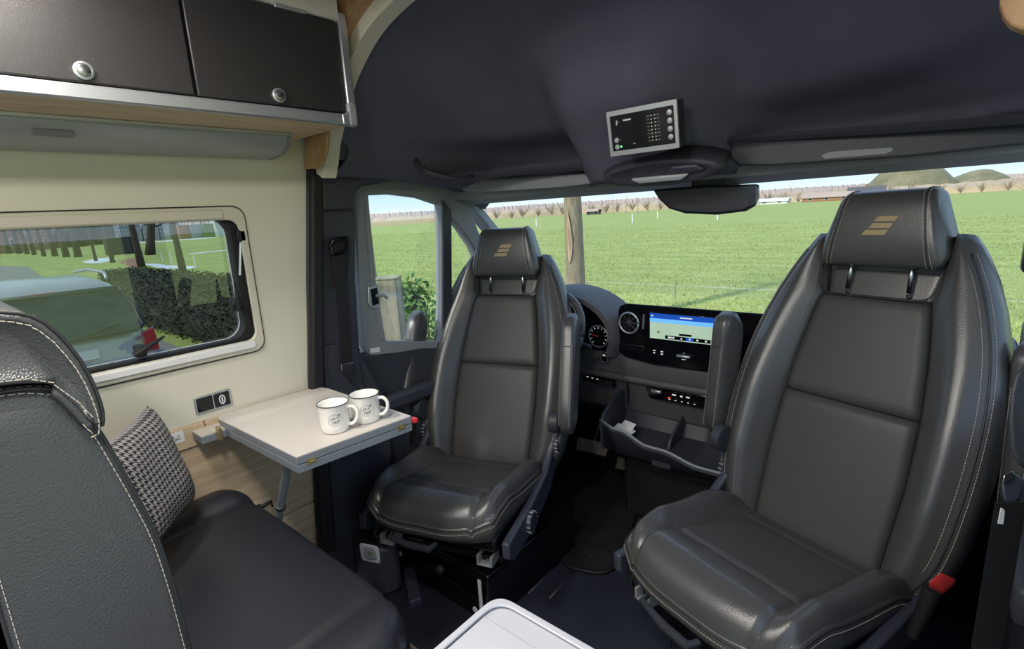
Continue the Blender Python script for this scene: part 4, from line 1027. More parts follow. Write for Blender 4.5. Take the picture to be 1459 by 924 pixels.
# instrument hood + cluster
ic = Vector((-1.36, 1.90, .80))
b = B(); rings = []
for k in range(25):
    a_ = math.pi*(1.14 - 1.28*k/24)
    ro, ri = .285, .235
    co_, si_ = math.cos(a_), math.sin(a_)
    f = lambda rx, rz, dy: Vector((ic.x + rx*co_, ic.y+dy, ic.z + rz*si_))
    rings.append([f(.27, .185, -.01), f(.285, .200, .02), f(.31, .205, .16), f(.25, .16, .16), f(.235, .15, .02), f(.245, .165, -.01)])
b.loft(rings); obj('instrument_hood', b, 'plastic_dash', dash, smooth=True)
b = B(); b.prism([Vector((ic.x + .25*math.cos(a*R(12)), ic.y+.035, ic.z + .165*math.sin(a*R(12)))) for a in range(-2, 18)], (0, .02, 0))
clu = obj('instrument_cluster', b, 'gloss_black', dash)
for (gx, gz) in ((W(860, 476, .05).x, W(860, 476, .05).z), (W(860, 476, .05).x-.20, W(860, 476, .05).z)):
    gc = Vector((gx, ic.y+.030, gz)); ring = [gc + Vector((.048*math.cos(a*R(10)), -.004, .048*math.sin(a*R(10)))) for a in range(37)]
    gg = obj('gauge', B().tube(ring, .003, 6), 'alu', clu, smooth='all')
    disc('gauge_face', gc, .045, .003, 'gloss_black', gg)
    b = B()
    for k in range(11):
        a_ = R(225-27*k); b.tube([gc+Vector((.035*math.cos(a_), -.0045, .035*math.sin(a_))), gc+Vector((.042*math.cos(a_), -.0045, .042*math.sin(a_)))], .0013, 4)
    obj('scale_mark', b, 'icon', gg)
    obj('needle', B().tube([gc + Vector((0, -.006, 0)), gc + Vector((-.035, -.006, .006))], .0018, 5), 'red', gg)
# steering column + wheel
sw = thing('steering_wheel', 'black steering wheel mostly hidden behind the driver seat', 'steering wheel', (-1.33, 1.72, .82))
wc = Vector((-1.325, 1.72, .845)); wn = Vector((0, -.88, .475)).normalized(); wa = Vector((1, 0, 0)); wb = wn.cross(wa)
if wb.z < 0: wb = -wb
ring = [wc + (wa*math.cos(a*R(7.5)) + wb*math.sin(a*R(7.5)))*.185 for a in range(49)]
obj('rim', B().tube(ring, .014, 10), 'leather', sw, smooth='all')
b = B()
for a in (0, 180, 270):
    d_ = wa*math.cos(R(a)) + wb*math.sin(R(a)); b.tube([wc - wn*.02, wc - wn*.012 + d_*.10, wc + d_*.18], [.03, .02, .012], 8)
obj('spokes', b, 'plastic', sw, smooth=True)
obj('hub', B().lathe([(0, -.03), (.075, -.03), (.07, .005), (.05, .015), (0, .018)], wc, wn, 24), 'plastic', sw, smooth=True)
ring2 = [wc + wn*.006+ (wa*math.cos(a*R(7.5)) + wb*math.sin(a*R(7.5)))*.168 for a in range(-5, 14)]
obj('chrome_insert', B().tube(ring2, .003, 6), 'alu', sw, smooth='all')
obj('column', B().tube([wc - wn*.03, wc - wn*.26], .05, 14), 'plastic', sw, smooth=True)
obj('stalk', B().tube([wc - wn*.06 + wa*.04, wc - wn*.07 + wa*.20 - wb*.02], [.007, .010], 8), 'plastic', sw, smooth=True)
# lower storage bin
bn = thing('storage_bin', 'open moulded storage tray under the dashboard centre', 'storage tray', (-.85, 1.9, .4))
bx0, bx1 = -1.10, -.42
b = B(); rings = []
def rimz(x): return .475 - .040*sm(-.98, -.86, x) - .03*sm(-.80, -.66, x)
for k in range(25):
    x = bx0+(bx1-bx0)*k/24; e_ = min(1, k/3)*1.0; q_ = .05*(1-e_)
    ey = 1.74 + q_ ; rz = rimz(x)
    rings.append([Vector((x, 2.02, rz+.05)), Vector((x, 1.97, .40)), Vector((x, ey+.07, .385)), Vector((x, ey+.014, rz-.004)), Vector((x, ey, rz)), Vector((x, ey-.012, rz-.008)), Vector((x, ey+.04, .35)), Vector((x, 1.88, .30)), Vector((x, 2.02, .29))])
b.loft(rings); obj('tray', b, 'plastic', bn, smooth=True)
obj('side_wall', B().prism([(bx0, 2.0, .30), (bx0, 1.86, .31), (bx0, 1.78, .36), (bx0, 1.775, .47), (bx0, 1.80, .505), (bx0, 1.90, .555), (bx0, 2.0, .56)], (.014, 0, 0)), 'plastic', bn, bevel=.005)
obj('divider', B().prism([(-.83, 2.0, .39), (-.83, 1.84, .39), (-.83, 1.86, .43), (-.83, 2.0, .50)], (.012, 0, 0)), 'plastic', bn, bevel=.003)
obj('front_catch', B().box((-.86, 1.765, .345), (-.78, 1.785, .385)), 'plastic', bn, bevel=.006)
rimp = [Vector((bx0+(bx1-bx0)*k/24, 1.736+(.05*(1-min(1, k/3))), rimz(bx0+(bx1-bx0)*k/24)+.003)) for k in range(25)]
obj('rim', B().tube(rimp, .006, 6), 'plastic_grey', bn, smooth='all')
pc = Vector((-1.03, 1.84, .42))
o = obj('folded_paper', B().prism([pc+Vector(v) for v in ((-.045, -.02, 0), (.0, -.035, .004), (.05, -.03, .0), (.055, .015, .004), (.01, .03, .016), (-.03, .02, .02))], (.004, .0, .006)), 'paper'); tag(o, 'crumpled white paper slip lying in the storage tray', 'paper')
o2 = obj('card', B().prism([pc+Vector(v) for v in ((-.02, .02, .012), (.045, .0, .010), (.05, .035, .03), (-.01, .05, .032))], (0, .0, .002)), 'white'); tag(o2, 'small white card standing behind the paper slip in the tray', 'card')
struct('trim_10', B().box((-1.06, 1.90, 0), (-.40, 2.3, .38)), 'rubber', 'dark central tunnel cover below the tray', bevel=.02)
struct('wall_front', B().box((-1.80, 2.30, 0), (.24, 2.36, .80)), 'rubber', 'dark bulkhead of the footwell')

# ================================================================== OVERHEAD ITEMS
# control panel: four corners on the console bulge
n0 = V(862, 165, y=1.50); n1 = V(963, 143, y=1.50); n2 = V(970, 213, y=1.50); 
pcx = on_liner(916, 184, .060); PY = pcx.y
pk = PY/1.50; tiltp = R(-12)
pn = Vector((0, -math.cos(R(10)), -math.sin(R(10)))); px_ = Vector((1, 0, 0)); pz_ = Vector((0, -math.sin(R(10)), math.cos(R(10)))) * 1
ow, oh = .222, .130
cpn = thing('control_panel', 'silver framed black control panel on the cab headliner', 'control panel', tuple(pcx))
def PP(x, z, d=0): return pcx + (px_*x + pz_*z)*pk + pn*d
obj('housing', B().prism([PP(a_, c_, -.04) for a_, c_ in rrect(ow-.004, oh-.004, .004)], pn*.038), 'plastic', cpn)
obj('frame', plate([PP(a_, c_) for a_, c_ in rrect(ow, oh, .003)], [[PP(a_, c_) for a_, c_ in rrect(ow-.020, oh-.028, .002)]], pn*.008), 'alu', cpn, bevel=.002)
pf_ = obj('black_face', B().prism([PP(a_, c_) for a_, c_ in rrect(ow-.018, oh-.026, .002)], pn*.003), 'gloss_black', cpn)
for x, z in ((.086, .034), (.086, .012), (.086, -.010), (.086, -.032), (-.087, -.020), (-.087, -.040)):
    obj('button', B().lathe([(0, 0), (.0072, 0), (.0068, .002), (0, .0025)], PP(x, z, .003), pn, 20), 'plastic_grey', pf_, smooth=True).data.materials[0] = M['alu']
b = B()
for k in range(8):
    for x in (.030, .041):
        b.lathe([(0, 0), (.0014, 0), (0, .0006)], PP(x+.001*0, .034-.0098*k, .003), pn, 6)
obj('level_lights', b, 'icon', pf_)['kind'] = 'stuff'
b = B()
for k in range(8):
    for x in (.020, .051):
        c_ = PP(x, .034-.0098*k, .0033); b.add([c_-px_*.004-pz_*.0008, c_+px_*.004-pz_*.0008, c_+px_*.004+pz_*.0008, c_-px_*.004+pz_*.0008], [(0, 1, 2, 3)])
obj('level_text', b, 'plastic_grey', pf_)['kind'] = 'stuff'
obj('status_light', B().lathe([(0, 0), (.0022, 0), (0, .001)], PP(-.074, -.040, .003), pn, 10), 'green_led', pf_)
b = B(); 
for x, z, w_, h__ in ((-.048, .034, .012, .0022), (-.083, .030, .002, .006), (-.076, .031, .0012, .0012), (-.03, -.036, .004, .0008), (-.076, -.019, .0012, .0012)):
    c_ = PP(x, z, .0033); b.add([c_-px_*w_-pz_*h__, c_+px_*w_-pz_*h__, c_+px_*(w_+.001)+pz_*h__, c_-px_*(w_-.002)+pz_*h__], [(0, 1, 2, 3)])
obj('panel_lettering', b, 'print', pf_)
# dome light
dc = on_liner(938, 246, .03)
dl = thing('dome_light', 'dark oval reading lamp unit below the control panel', 'lamp', tuple(dc))
b = B(); dnv = Vector((0, -.80, -.60)); dup = Vector((0, -.60, .80))
el = lambda rx, ry, k_: [dc + Vector((rx*math.cos(a*R(12)), 0, 0)) + dup*ry*math.sin(a*R(12)) + dnv*k_ for a in range(30)]
b.loft([el(.195, .052, -.05), el(.185, .045, .0), el(.172, .036, .012), el(.150, .028, .006)]); obj('housing', b, 'plastic', dl, smooth='all')
obj('lens', B().prism([dc + Vector((x, 0, 0)) + dup*z + dnv*.004 for x, z in ((-.085, -.004), (-.06, -.022), (.07, -.022), (.095, -.004))], dnv*.014), 'lens', dl, bevel=.005)
obj('switch_panel', B().prism([dc + Vector((x, 0, 0)) + dup*z + dnv*.004 for x, z in ((.03, .0), (.10, -.002), (.14, .004), (.12, .022), (.05, .024))], dnv*.012), 'plastic_blue', dl, bevel=.005)
# mirror
mc = V(1005, 283, y=1.66)
mr = thing('interior_mirror', 'wide dark rear-view mirror housing at the top of the windscreen', 'mirror', tuple(mc))
mpf = [V(px, py, y=1.66) for px, py in ((929, 270), (938, 284), (952, 297), (975, 304), (1020, 306), (1060, 301), (1074, 293), (1078, 280), (1078, 262), (1000, 264), (950, 268))]
obj('housing', B().prism(mpf, (0, .035, 0)), 'mirror_glass', mr, bevel=.008, seg=3)
obj('stem', B().box((mc.x-.06, 1.69, mc.z), (mc.x+.06, 1.80, mc.z+.07)), 'plastic', mr, bevel=.01)
obj('sensor_edge', B().prism([V(1066, 264, y=1.658), V(1077, 264, y=1.658), V(1077, 290, y=1.658), V(1067, 294, y=1.658)], (0, .004, 0)), 'car_glass', mr)
# sun visors
def slab(name, pts, d_, m_, par, bev): return obj(name, B().prism(pts, d_), m_, par, bevel=bev, seg=3)
sv = thing('sun_visor', 'long blue-grey sun visor with a pale label above the right part of the windscreen', 'sun visor', tuple(V(1250, 215, y=1.62)))
yv = 1.60
q_ = [V(1036, 214, y=yv), V(1046, 207, y=yv), V(1160, 197, y=yv), V(1459, 174, y=yv), V(1500, 172, y=yv), V(1500, 204, y=yv), V(1459, 209, y=yv), V(1300, 226, y=yv), V(1100, 239, y=yv), V(1052, 238, y=yv), V(1040, 230, y=yv)]
slab('visor_body', q_, (0, .025, .02), 'plastic', sv, .011)
slab('label', [V(px, py, y=yv-.002) for px, py in ((1170, 221), (1183, 216), (1270, 210), (1273, 214), (1262, 219), (1175, 226))], (0, .003, 0), 'plastic_grey', sv, .0)
sv2 = thing('sun_visor', 'grey sun visor above the left part of the windscreen', 'sun visor', tuple(V(760, 262, y=1.62)))
q_ = [V(652, 262, y=yv), V(690, 257, y=yv), V(800, 250, y=yv), V(866, 249, y=yv), V(868, 259, y=yv), V(800, 268, y=yv), V(700, 274, y=yv), V(660, 273, y=yv)]
slab('visor_body', q_, (0, .025, .012), 'plastic_grey', sv2, .008)
# overhead storage shelves lips
def lip(label, pts, r_, y=None):
    pth = smooth_path([V(px, py, y=yy) for px, py, yy in pts], 5)
    b = B(); b.loft([[p+Vector((0, -.018, r_)), p+Vector((0, -.024, 0)), p+Vector((0, -.014, -r_)), p+Vector((0, .12, -r_*.6)), p+Vector((0, .12, r_*.2))] for p in pth])
    o = obj('overhead_shelf', b, 'plastic', smooth=True); tag(o, label, 'shelf'); return o
lip('dark storage shelf lip over the driver side, left of the control panel', [(590, 222, 1.33), (598, 240, 1.35), (630, 252, 1.40), (680, 250, 1.48), (760, 243, 1.55), (855, 237, 1.60)], .011)
lip('dark storage shelf lip over the passenger side, above the long sun visor', [(1030, 212, 1.66), (1045, 200, 1.63), (1150, 192, 1.60), (1300, 182, 1.58), (1500, 166, 1.55)], .010)
# grab handle end on the left
o = obj('grab_handle', B().tube(smooth_path([V(590, 214, y=1.30), V(596, 232, y=1.27), V(612, 246, y=1.28), V(650, 256, y=1.36), V(665, 252, y=1.42)], 4), [.012]+[.010]*15+[.012], 8) if False else B().tube(smooth_path([V(588, 216, y=1.32), V(596, 234, y=1.29), V(615, 247, y=1.30), V(652, 255, y=1.38), V(672, 252, y=1.45)], 4), .010, 8), 'plastic', smooth='all'); tag(o, 'black grab handle above the driver door', 'grab handle')

# ================================================================== BELTS
bx = -1.655+.022
lb = thing('seat_belt', 'black driver seat belt hanging from a guide on the left door pillar', 'seat belt', tuple(V(485, 430, x=bx)))
obj('slot_cover', B().prism([V(470, 345, x=bx-.006), V(480, 337, x=bx-.006), V(496, 336, x=bx-.006), V(496, 365, x=bx-.006), V(492, 400, x=bx-.006), V(474, 410, x=bx-.006)], (.010, 0, 0)), 'rubber', lb, bevel=.004)
obj('belt_guide', B().tube([V(470, 350, x=bx+.012), V(474, 342, x=bx+.022), V(492, 338, x=bx+.022), V(496, 346, x=bx+.016), V(490, 360, x=bx+.014), V(474, 363, x=bx+.012), V(470, 352, x=bx+.012)], .006, 8), 'gloss_black', lb, smooth=True)
a_, c_ = V(482, 360, x=bx+.014), V(494, 520, x=bx+.006)
obj('strap', B().strip([a_, a_.lerp(c_, .5)+Vector((.004, 0, 0)), c_], (0, 1, .05), .042, (1, 0, 0), .002), 'rubber', lb)
obj('tongue', B().prism([V(484, 518, x=bx+.008), V(502, 515, x=bx+.008), V(503, 528, x=bx+.008), V(498, 533, x=bx+.008), V(503, 544, x=bx+.008), V(499, 546, x=bx+.008), V(493, 533, x=bx+.008), V(485, 528, x=bx+.008)], (.008, 0, 0)), 'steel', lb, bevel=.002)
rb = thing('seat_belt', 'passenger seat belt with padded upper housing at the right edge', 'seat belt', (.1, .98, .9))
tA = .78
pad = [V(px, py, t=tA) for px, py in ((1440, 560), (1446, 535), (1458, 520), (1480, 512), (1500, 520), (1500, 690), (1470, 672), (1450, 664), (1440, 640), (1437, 600))]
obj('upper_pad', B().prism(pad, ray(1450, 600).normalized()*.05), 'plastic', rb, bevel=.012, seg=3)
g_ = [V(px, py, t=tA) for px, py in ((1426, 690), (1432, 674), (1446, 670), (1459, 680), (1456, 712), (1444, 720), (1430, 716))]
obj('belt_guide', B().prism(g_, ray(1450, 600).normalized()*.018), 'plastic_blue', rb, bevel=.006)
obj('guide_chrome', B().prism([V(px, py, t=tA-.004) for px, py in ((1430, 676), (1444, 670), (1446, 676), (1440, 686), (1428, 690))], ray(1450, 600).normalized()*.01), 'steel', rb, bevel=.002)
obj('tongue', B().prism([V(px, py, t=tA) for px, py in ((1426, 720), (1433, 721), (1430, 747), (1421, 746))], ray(1450, 600).normalized()*.004), 'print', rb, bevel=.001)
p0, p1 = V(1440, 715, t=tA), V(1405, 924, t=tA+.02); p2 = p1 + (p1-p0)*.6
obj('strap', B().strip([p0, p1, p2], (.8, .6, 0), .045, (0, -1, 0), .002), 'rubber', rb)
bk = thing('belt_buckle', 'red seat belt buckle beside the right foreground seat', 'buckle', tuple(V(1340, 830, t=1.10)))
q_ = [V(px, py, t=1.10) for px, py in ((1323, 828), (1340, 815), (1363, 824), (1345, 839))]
obj('red_button', B().prism(q_, (0, .01, -.02)), 'red', bk, bevel=.003)
obj('stalk', B().tube([V(1330, 838, t=1.12), V(1300, 905, t=1.16)], [.018, .012], 8), 'rubber', bk, smooth=True)
b_ = V(590, 598, t=1.55)
b2k = thing('belt_buckle', 'red seat belt buckle tip between table edge and driver seat', 'buckle', tuple(b_))
obj('red_button', B().box(tuple(b_-Vector((.012, .008, .007))), tuple(b_+Vector((.012, .008, .007)))), 'red', b2k, bevel=.003)
obj('stalk', B().tube([b_-Vector((.002, 0, .004)), b_+Vector((-.06, .03, -.10))], .010, 8), 'rubber', b2k, smooth=True)
# small clear lamp on the step trim
lc = V(527, 788, t=1.50)
sl = thing('step_lamp', 'small clear plastic lamp with a green element low on the driver step trim', 'lamp', tuple(lc))
rt = ray(527, 788).normalized()
sq = lambda w_, h_, d_: [lc + Vector((.94*a_, .34*a_, 0)) + Vector((0, .0, c_)) - rt*d_ for a_, c_ in rrect(w_, h_, .012)]
obj('housing', B().prism(sq(.066, .058, 0), -rt*.012), 'lens', sl, bevel=.004)
obj('lens', B().prism(sq(.042, .036, .012), -rt*.004), 'plastic_grey', sl, bevel=.002)
b = B().prism(sq(.008, .010, .017), -rt*.001); obj('green_element', b, 'leaf', sl)
# step and lower trim left of the driver seat base
lt = struct('trim_11', B().prism([(-1.66, .90, 0), (-1.50, .90, 0), (-1.47, .98, 0), (-1.62, 1.06, 0), (-1.66, 1.06, 0)], (0, 0, .20)), 'plastic', 'moulded lower trim at the foot of the left pillar', bevel=.02)
struct('trim_12', B().prism([V(318-318+575, 818, z=.0), V(590, 812, z=.0), V(602, 860, z=.0), V(585, 868, z=.0)], (0, 0, .03)), 'plastic_blue', 'small moulded wedge on the cab floor beside the seat base', bevel=.004)
M['wood_floor'] = mat('wood_floor', srgb(136, 122, 112), .5, col2=srgb(110, 98, 90), nscale=4, stretch=(9, 1.6, 9))
struct('trim_13', B().box((-1.64, -1.0, 0), (.1, .83, .014)), 'wood_floor', 'wood-look floor board of the living area edge')

# ================================================================== OUTSIDE
GZ = -.76
def rough_blob(c, rx, ry, rz, sub=2, amp=.25, fr=1.5, seed=0):
    bm = bmesh.new(); bmesh.ops.create_icosphere(bm, subdivisions=sub, radius=1)
    b = B(); 
    for v in bm.verts:
        n_ = noise.noise(v.co*fr + Vector((seed*3.1, seed, 0))); v.co *= 1+amp*n_*2
    b.add([Vector(c) + Vector((v.co.x*rx, v.co.y*ry, v.co.z*rz)) for v in bm.verts], [tuple(q.index for q in f.verts) for f in bm.faces]); bm.free(); return b
def leaves(b, c, rad, n, sz, seed=0, flat=.25):
    rnd = random.Random(seed)
    for _ in range(n):
        while True:
            d = Vector((rnd.uniform(-1, 1), rnd.uniform(-1, 1), rnd.uniform(-1, 1)))
            if d.length < 1: break
        p = Vector(c) + Vector((d.x*rad[0], d.y*rad[1], d.z*rad[2]))
        a = Vector((rnd.gauss(0, 1), rnd.gauss(0, 1), rnd.gauss(0, 1))).normalized()*sz; q_ = a.orthogonal().normalized()*sz*.45
        b.add([p-a, p+q_, p+a, p-q_], [(0, 1, 2, 3)])
    return b
def bare_tree(name, base, h, r0_, label, cat='tree', group=None, lean=(0, 0), branches=26, m_='bark_dark', seed=0, bmin=.45, scar=False, tw=1.0):
    T = thing(name, label, cat, tuple(base), group=group); rnd = random.Random(seed); base = Vector(base)
    path = [base + Vector((lean[0]*t + .02*h*math.sin(3*t+seed)*t, lean[1]*t, h*t)) for t in [k/8 for k in range(9)]]
    path[0].z -= .02
    obj('trunk', B().tube(path, [r0_*(1.18 if k == 0 else 1-.6*k/8) for k in range(9)], 14), m_, T, smooth='all')
    b = B()
    for k in range(branches):
        t = rnd.uniform(bmin, 1); i = min(7, int(t*8)); p = path[i].lerp(path[i+1], t*8-i)
        a = rnd.uniform(0, 2*math.pi); L = h*rnd.uniform(.12, .28)*tw; d = Vector((math.cos(a), math.sin(a), rnd.uniform(.2, .9))).normalized()
        q1 = p + d*L*.5; q2 = p + d*L + Vector((0, 0, L*.15)); b.tube([p, q1, q2], [r0_*.22*tw, r0_*.12*tw, r0_*.04*tw], 5)
        for _ in range(4):
            s_ = q1.lerp(q2, rnd.uniform(0, 1)); d2 = (d + Vector((rnd.uniform(-.8, .8), rnd.uniform(-.8, .8), rnd.uniform(-.1, .6)))).normalized()
            b.tube([s_, s_ + d2*L*.45], [r0_*.07*tw, r0_*.025*tw], 4)
    o = obj('branches', b, m_, T); o['kind'] = 'stuff'
    return T
# near trunk seen through the windscreen
tb_ = ray(818, 360); dist = 7.6/tb_.y
tp_ = Vector((0, 0, H)) + tb_*dist
T = bare_tree('field_tree', (tp_.x, tp_.y, GZ), 7.0, .185, 'bare tree trunk with a pale bark scar seen through the windscreen', lean=(.12, 0), branches=14, m_='bark', seed=3, bmin=.55)
b = B(); rowsc = []
for k in range(14):
    t = k/13; z = GZ + 1.20 + .88*t; wv = .052*math.sin(math.pi*t)**.55 + .004; rad = .174
    xo = -.010 + .012*math.sin(5*t)
    rowsc.append([Vector((tp_.x + .03 + xo + u*wv, tp_.y - math.sqrt(rad**2 - min(.12, abs(xo+u*wv+.0))**2) - .010, z)) for u in (-1, -.5, 0, .5, 1)])
b.loft(rowsc, closed=False); obj('bark_scar', b, 'scar', T, smooth='all', label='pale strip where the bark is torn off')
# trunk just outside the left edge of the door window
tq = V(524, 340, x=-4.6)
bare_tree('field_tree', (tq.x, tq.y, GZ), 6.5, .085, 'slim trunk at the rear edge of the driver door window', lean=(-.1, 0), branches=10, m_='bark', seed=5, bmin=.6)
# weathered post + bush by the driver door
pp = V(556, 440, x=-3.1)
po = thing('gate_post', 'square weathered post with moss outside the driver door window', 'post', (pp.x, pp.y, GZ))
ptop = V(550, 397, x=-3.1).z
rotp = Matrix.Rotation(R(38), 3, 'Z')
pts4 = [Vector((pp.x, pp.y, 0)) + rotp @ Vector((a_, c_, 0)) for a_, c_ in ((-.085, -.085), (.085, -.085), (.085, .085), (-.085, .085))]
obj('post', B().prism([Vector((p.x, p.y, GZ)) for p in pts4], (0, 0, ptop-GZ)), 'concrete', po, bevel=.01)
obj('cap', B().prism([Vector((p.x+(p.x-pp.x)*.04, p.y+(p.y-pp.y)*.04, ptop)) for p in pts4], (0, 0, .012)), 'concrete', po, bevel=.004)
bp_ = V(586, 460, x=-3.7)
bs = thing('shrub', 'leafy green shrub beside the weathered post', 'shrub', (bp_.x, bp_.y, GZ))
b = leaves(B(), (bp_.x, bp_.y, .30), (.30, .34, .62), 700, .040, 4); leaves(b, (bp_.x+.1, bp_.y-.15, .0), (.34, .4, .7), 400, .040, 6)
o = obj('foliage', b, 'leaf', bs); o['kind'] = 'stuff'
b = B(); rnd = random.Random(3)
for k in range(9): b.tube([(bp_.x+rnd.uniform(-.06, .06), bp_.y+rnd.uniform(-.06, .06), GZ), (bp_.x+rnd.uniform(-.25, .25), bp_.y+rnd.uniform(-.25, .25), rnd.uniform(.1, .7))], [.010, .004], 5)
o = obj('stems', b, 'twig', bs); o['kind'] = 'stuff'
# pale kerb strip and wire along the near field edge
o = obj('kerb', B().prism([(-9.2, 9.3, GZ), (-4.2, 6.9, GZ), (-4.0, 7.25, GZ), (-6.7, 9.0, GZ), (-9.2, 9.9, GZ)], (0, 0, .05)), 'concrete'); o['kind'] = 'structure'; o['label'] = 'pale kerb edge of the parking place'
fw = thing('wire_fence', 'thin wire fence line along the near edge of the field', 'fence', (-3, 10.3, GZ))
for k in range(8):
    x = -9 + 2.2*k
    obj('post', B().tube([(x, 10.6, GZ), (x, 10.6, GZ+.42)], .012, 6), 'concrete', fw)
for z in (.40,): obj('wire', B().tube([(-11, 10.6, GZ+z), (8, 10.6, GZ+z)], .0035, 4), 'print', fw)
# grass tufts in the near field
b = B(); rnd = random.Random(11)
for _ in range(90000):
    yy = 9.6 + 40*rnd.random()**2.0; xx = rnd.uniform(-1.9*yy-1, .3*yy+1); hgt = rnd.uniform(.02, .065); a = rnd.uniform(0, math.pi)
    w_ = .003+.0008*yy; dx_, dy_ = math.cos(a)*w_, math.sin(a)*w_; lx_, ly_ = rnd.uniform(-.05, .05), rnd.uniform(-.05, .05)
    b.add([(xx-dx_, yy-dy_, GZ), (xx+dx_, yy+dy_, GZ), (xx+lx_, yy+ly_, GZ+hgt)], [(0, 1, 2)])
o = obj('field_grass', b, 'grass_blade', world=False); tag(o, 'short grass growing in the meadow in front of the van', 'grass', kind='stuff')
# small white marker posts in the field
for (px, py, d_, lab) in ((901, 297, 60, 'second white marker post right of the tree trunk in the windscreen'), (937, 293, 75, 'white marker post at the left end of the interior mirror'), (1023, 282, 60, 'white marker post hidden partly below the interior mirror'), (764, 309, 60, 'lone white marker post left of the tree trunk in the windscreen')):
    p = V(px, py, y=d_); 
    o = obj('marker_post', B().box((p.x-.06, p.y-.06, GZ), (p.x+.06, p.y+.06, .35)), 'white'); tag(o, lab, 'post', 'marker posts in the field')
# distant reeds and scrub belts
def ridge(label, nm, r_, a0, a1, h0, h1, m_, seed, n=260, z0=GZ, thick=6, rough_=1.0):
    b = B(); front = []; 
    for k in range(n+1):
        a = a0 + (a1-a0)*k/n; hh = h0 + (h1-h0)*(.5+.5*noise.noise(Vector((a*7, seed, 0)))) + rough_*noise.noise(Vector((a*260, seed, 3)))*h0*.22
        x, y = math.sin(a), math.cos(a)
        front.append([Vector((x*r_, y*r_, z0)), Vector((x*(r_+.5), y*(r_+.5), z0+hh*.55)), Vector((x*(r_+thick*.4), y*(r_+thick*.4), z0+hh)), Vector((x*(r_+thick), y*(r_+thick), z0+hh*.9)), Vector((x*(r_+thick), y*(r_+thick), z0))])
    b.loft(front, cap=False); o = obj(nm, b, m_, world=False); tag(o, label, None, kind='structure'); return o
ridge('belt of pale dry reeds at the far edge of the meadow', 'reed_belt', 215, R(-72), R(18), 2.2, 4.2, 'reed', 1, thick=30)
ridge('low brown wooded rise on the horizon', 'far_woods', 420, R(-75), R(20), 5.5, 9.5, 'reed_far', 2, thick=60) if 'reed_far' in M else None
M['woods_far'] = mat('woods_far', srgb(176, 158, 148), .95, col2=srgb(198, 174, 152), nscale=.03, spec=.1)
ridge('low brown wooded rise on the horizon', 'far_woods', 460, R(-75), R(20), 6.5, 9.5, 'woods_far', 2, n=1500, thick=60)
# bare scrub in front of the reeds
rnd = random.Random(21); k_ = 0
for k in range(36):
    a = R(-42 + 1.42*k + rnd.uniform(-.25, .25)); d_ = rnd.uniform(203, 212); x, y = math.sin(a)*d_, math.cos(a)*d_; hh = rnd.uniform(3.2, 6.0)
    T = thing('bare_shrub', 'bare brown scrub tree along the far edge of the meadow', 'tree', (x, y, GZ), group='bare scrub trees at the far field edge')
    b = B()
    for q in range(26):
        d2 = Vector((rnd.gauss(0, .30), rnd.gauss(0, .30), 1)).normalized(); s0_ = Vector((x, y, GZ)) + d2*hh*rnd.uniform(0, .45); b.tube([s0_, s0_+(d2+Vector((rnd.gauss(0, .35), rnd.gauss(0, .35), 0)))*hh*rnd.uniform(.3, .6)], [.11, .03], 4)
    o = obj('twigs', b, 'twig', T); o['kind'] = 'stuff'
# poplar-like sticks left of the mirror
for k in range(13):
    a = R(-29.5 + 1.15*k + rnd.uniform(-.3, .3)); d_ = 150; x, y = math.sin(a)*d_, math.cos(a)*d_
    b = B().tube([(x, y, GZ), (x+rnd.uniform(-.2, .2), y, GZ+rnd.uniform(3.4, 5.2))], [.10, .04], 5)
    for q in range(5): z = GZ + rnd.uniform(1.6, 3.6); b.tube([(x, y, z), (x+rnd.uniform(-.7, .7), y, z+rnd.uniform(.4, 1))], [.05, .02], 4)
    o = obj('young_tree', b, 'twig'); tag(o, 'thin bare young tree in a row beyond the field, left of the interior mirror', 'tree', 'row of thin young trees beyond the field')
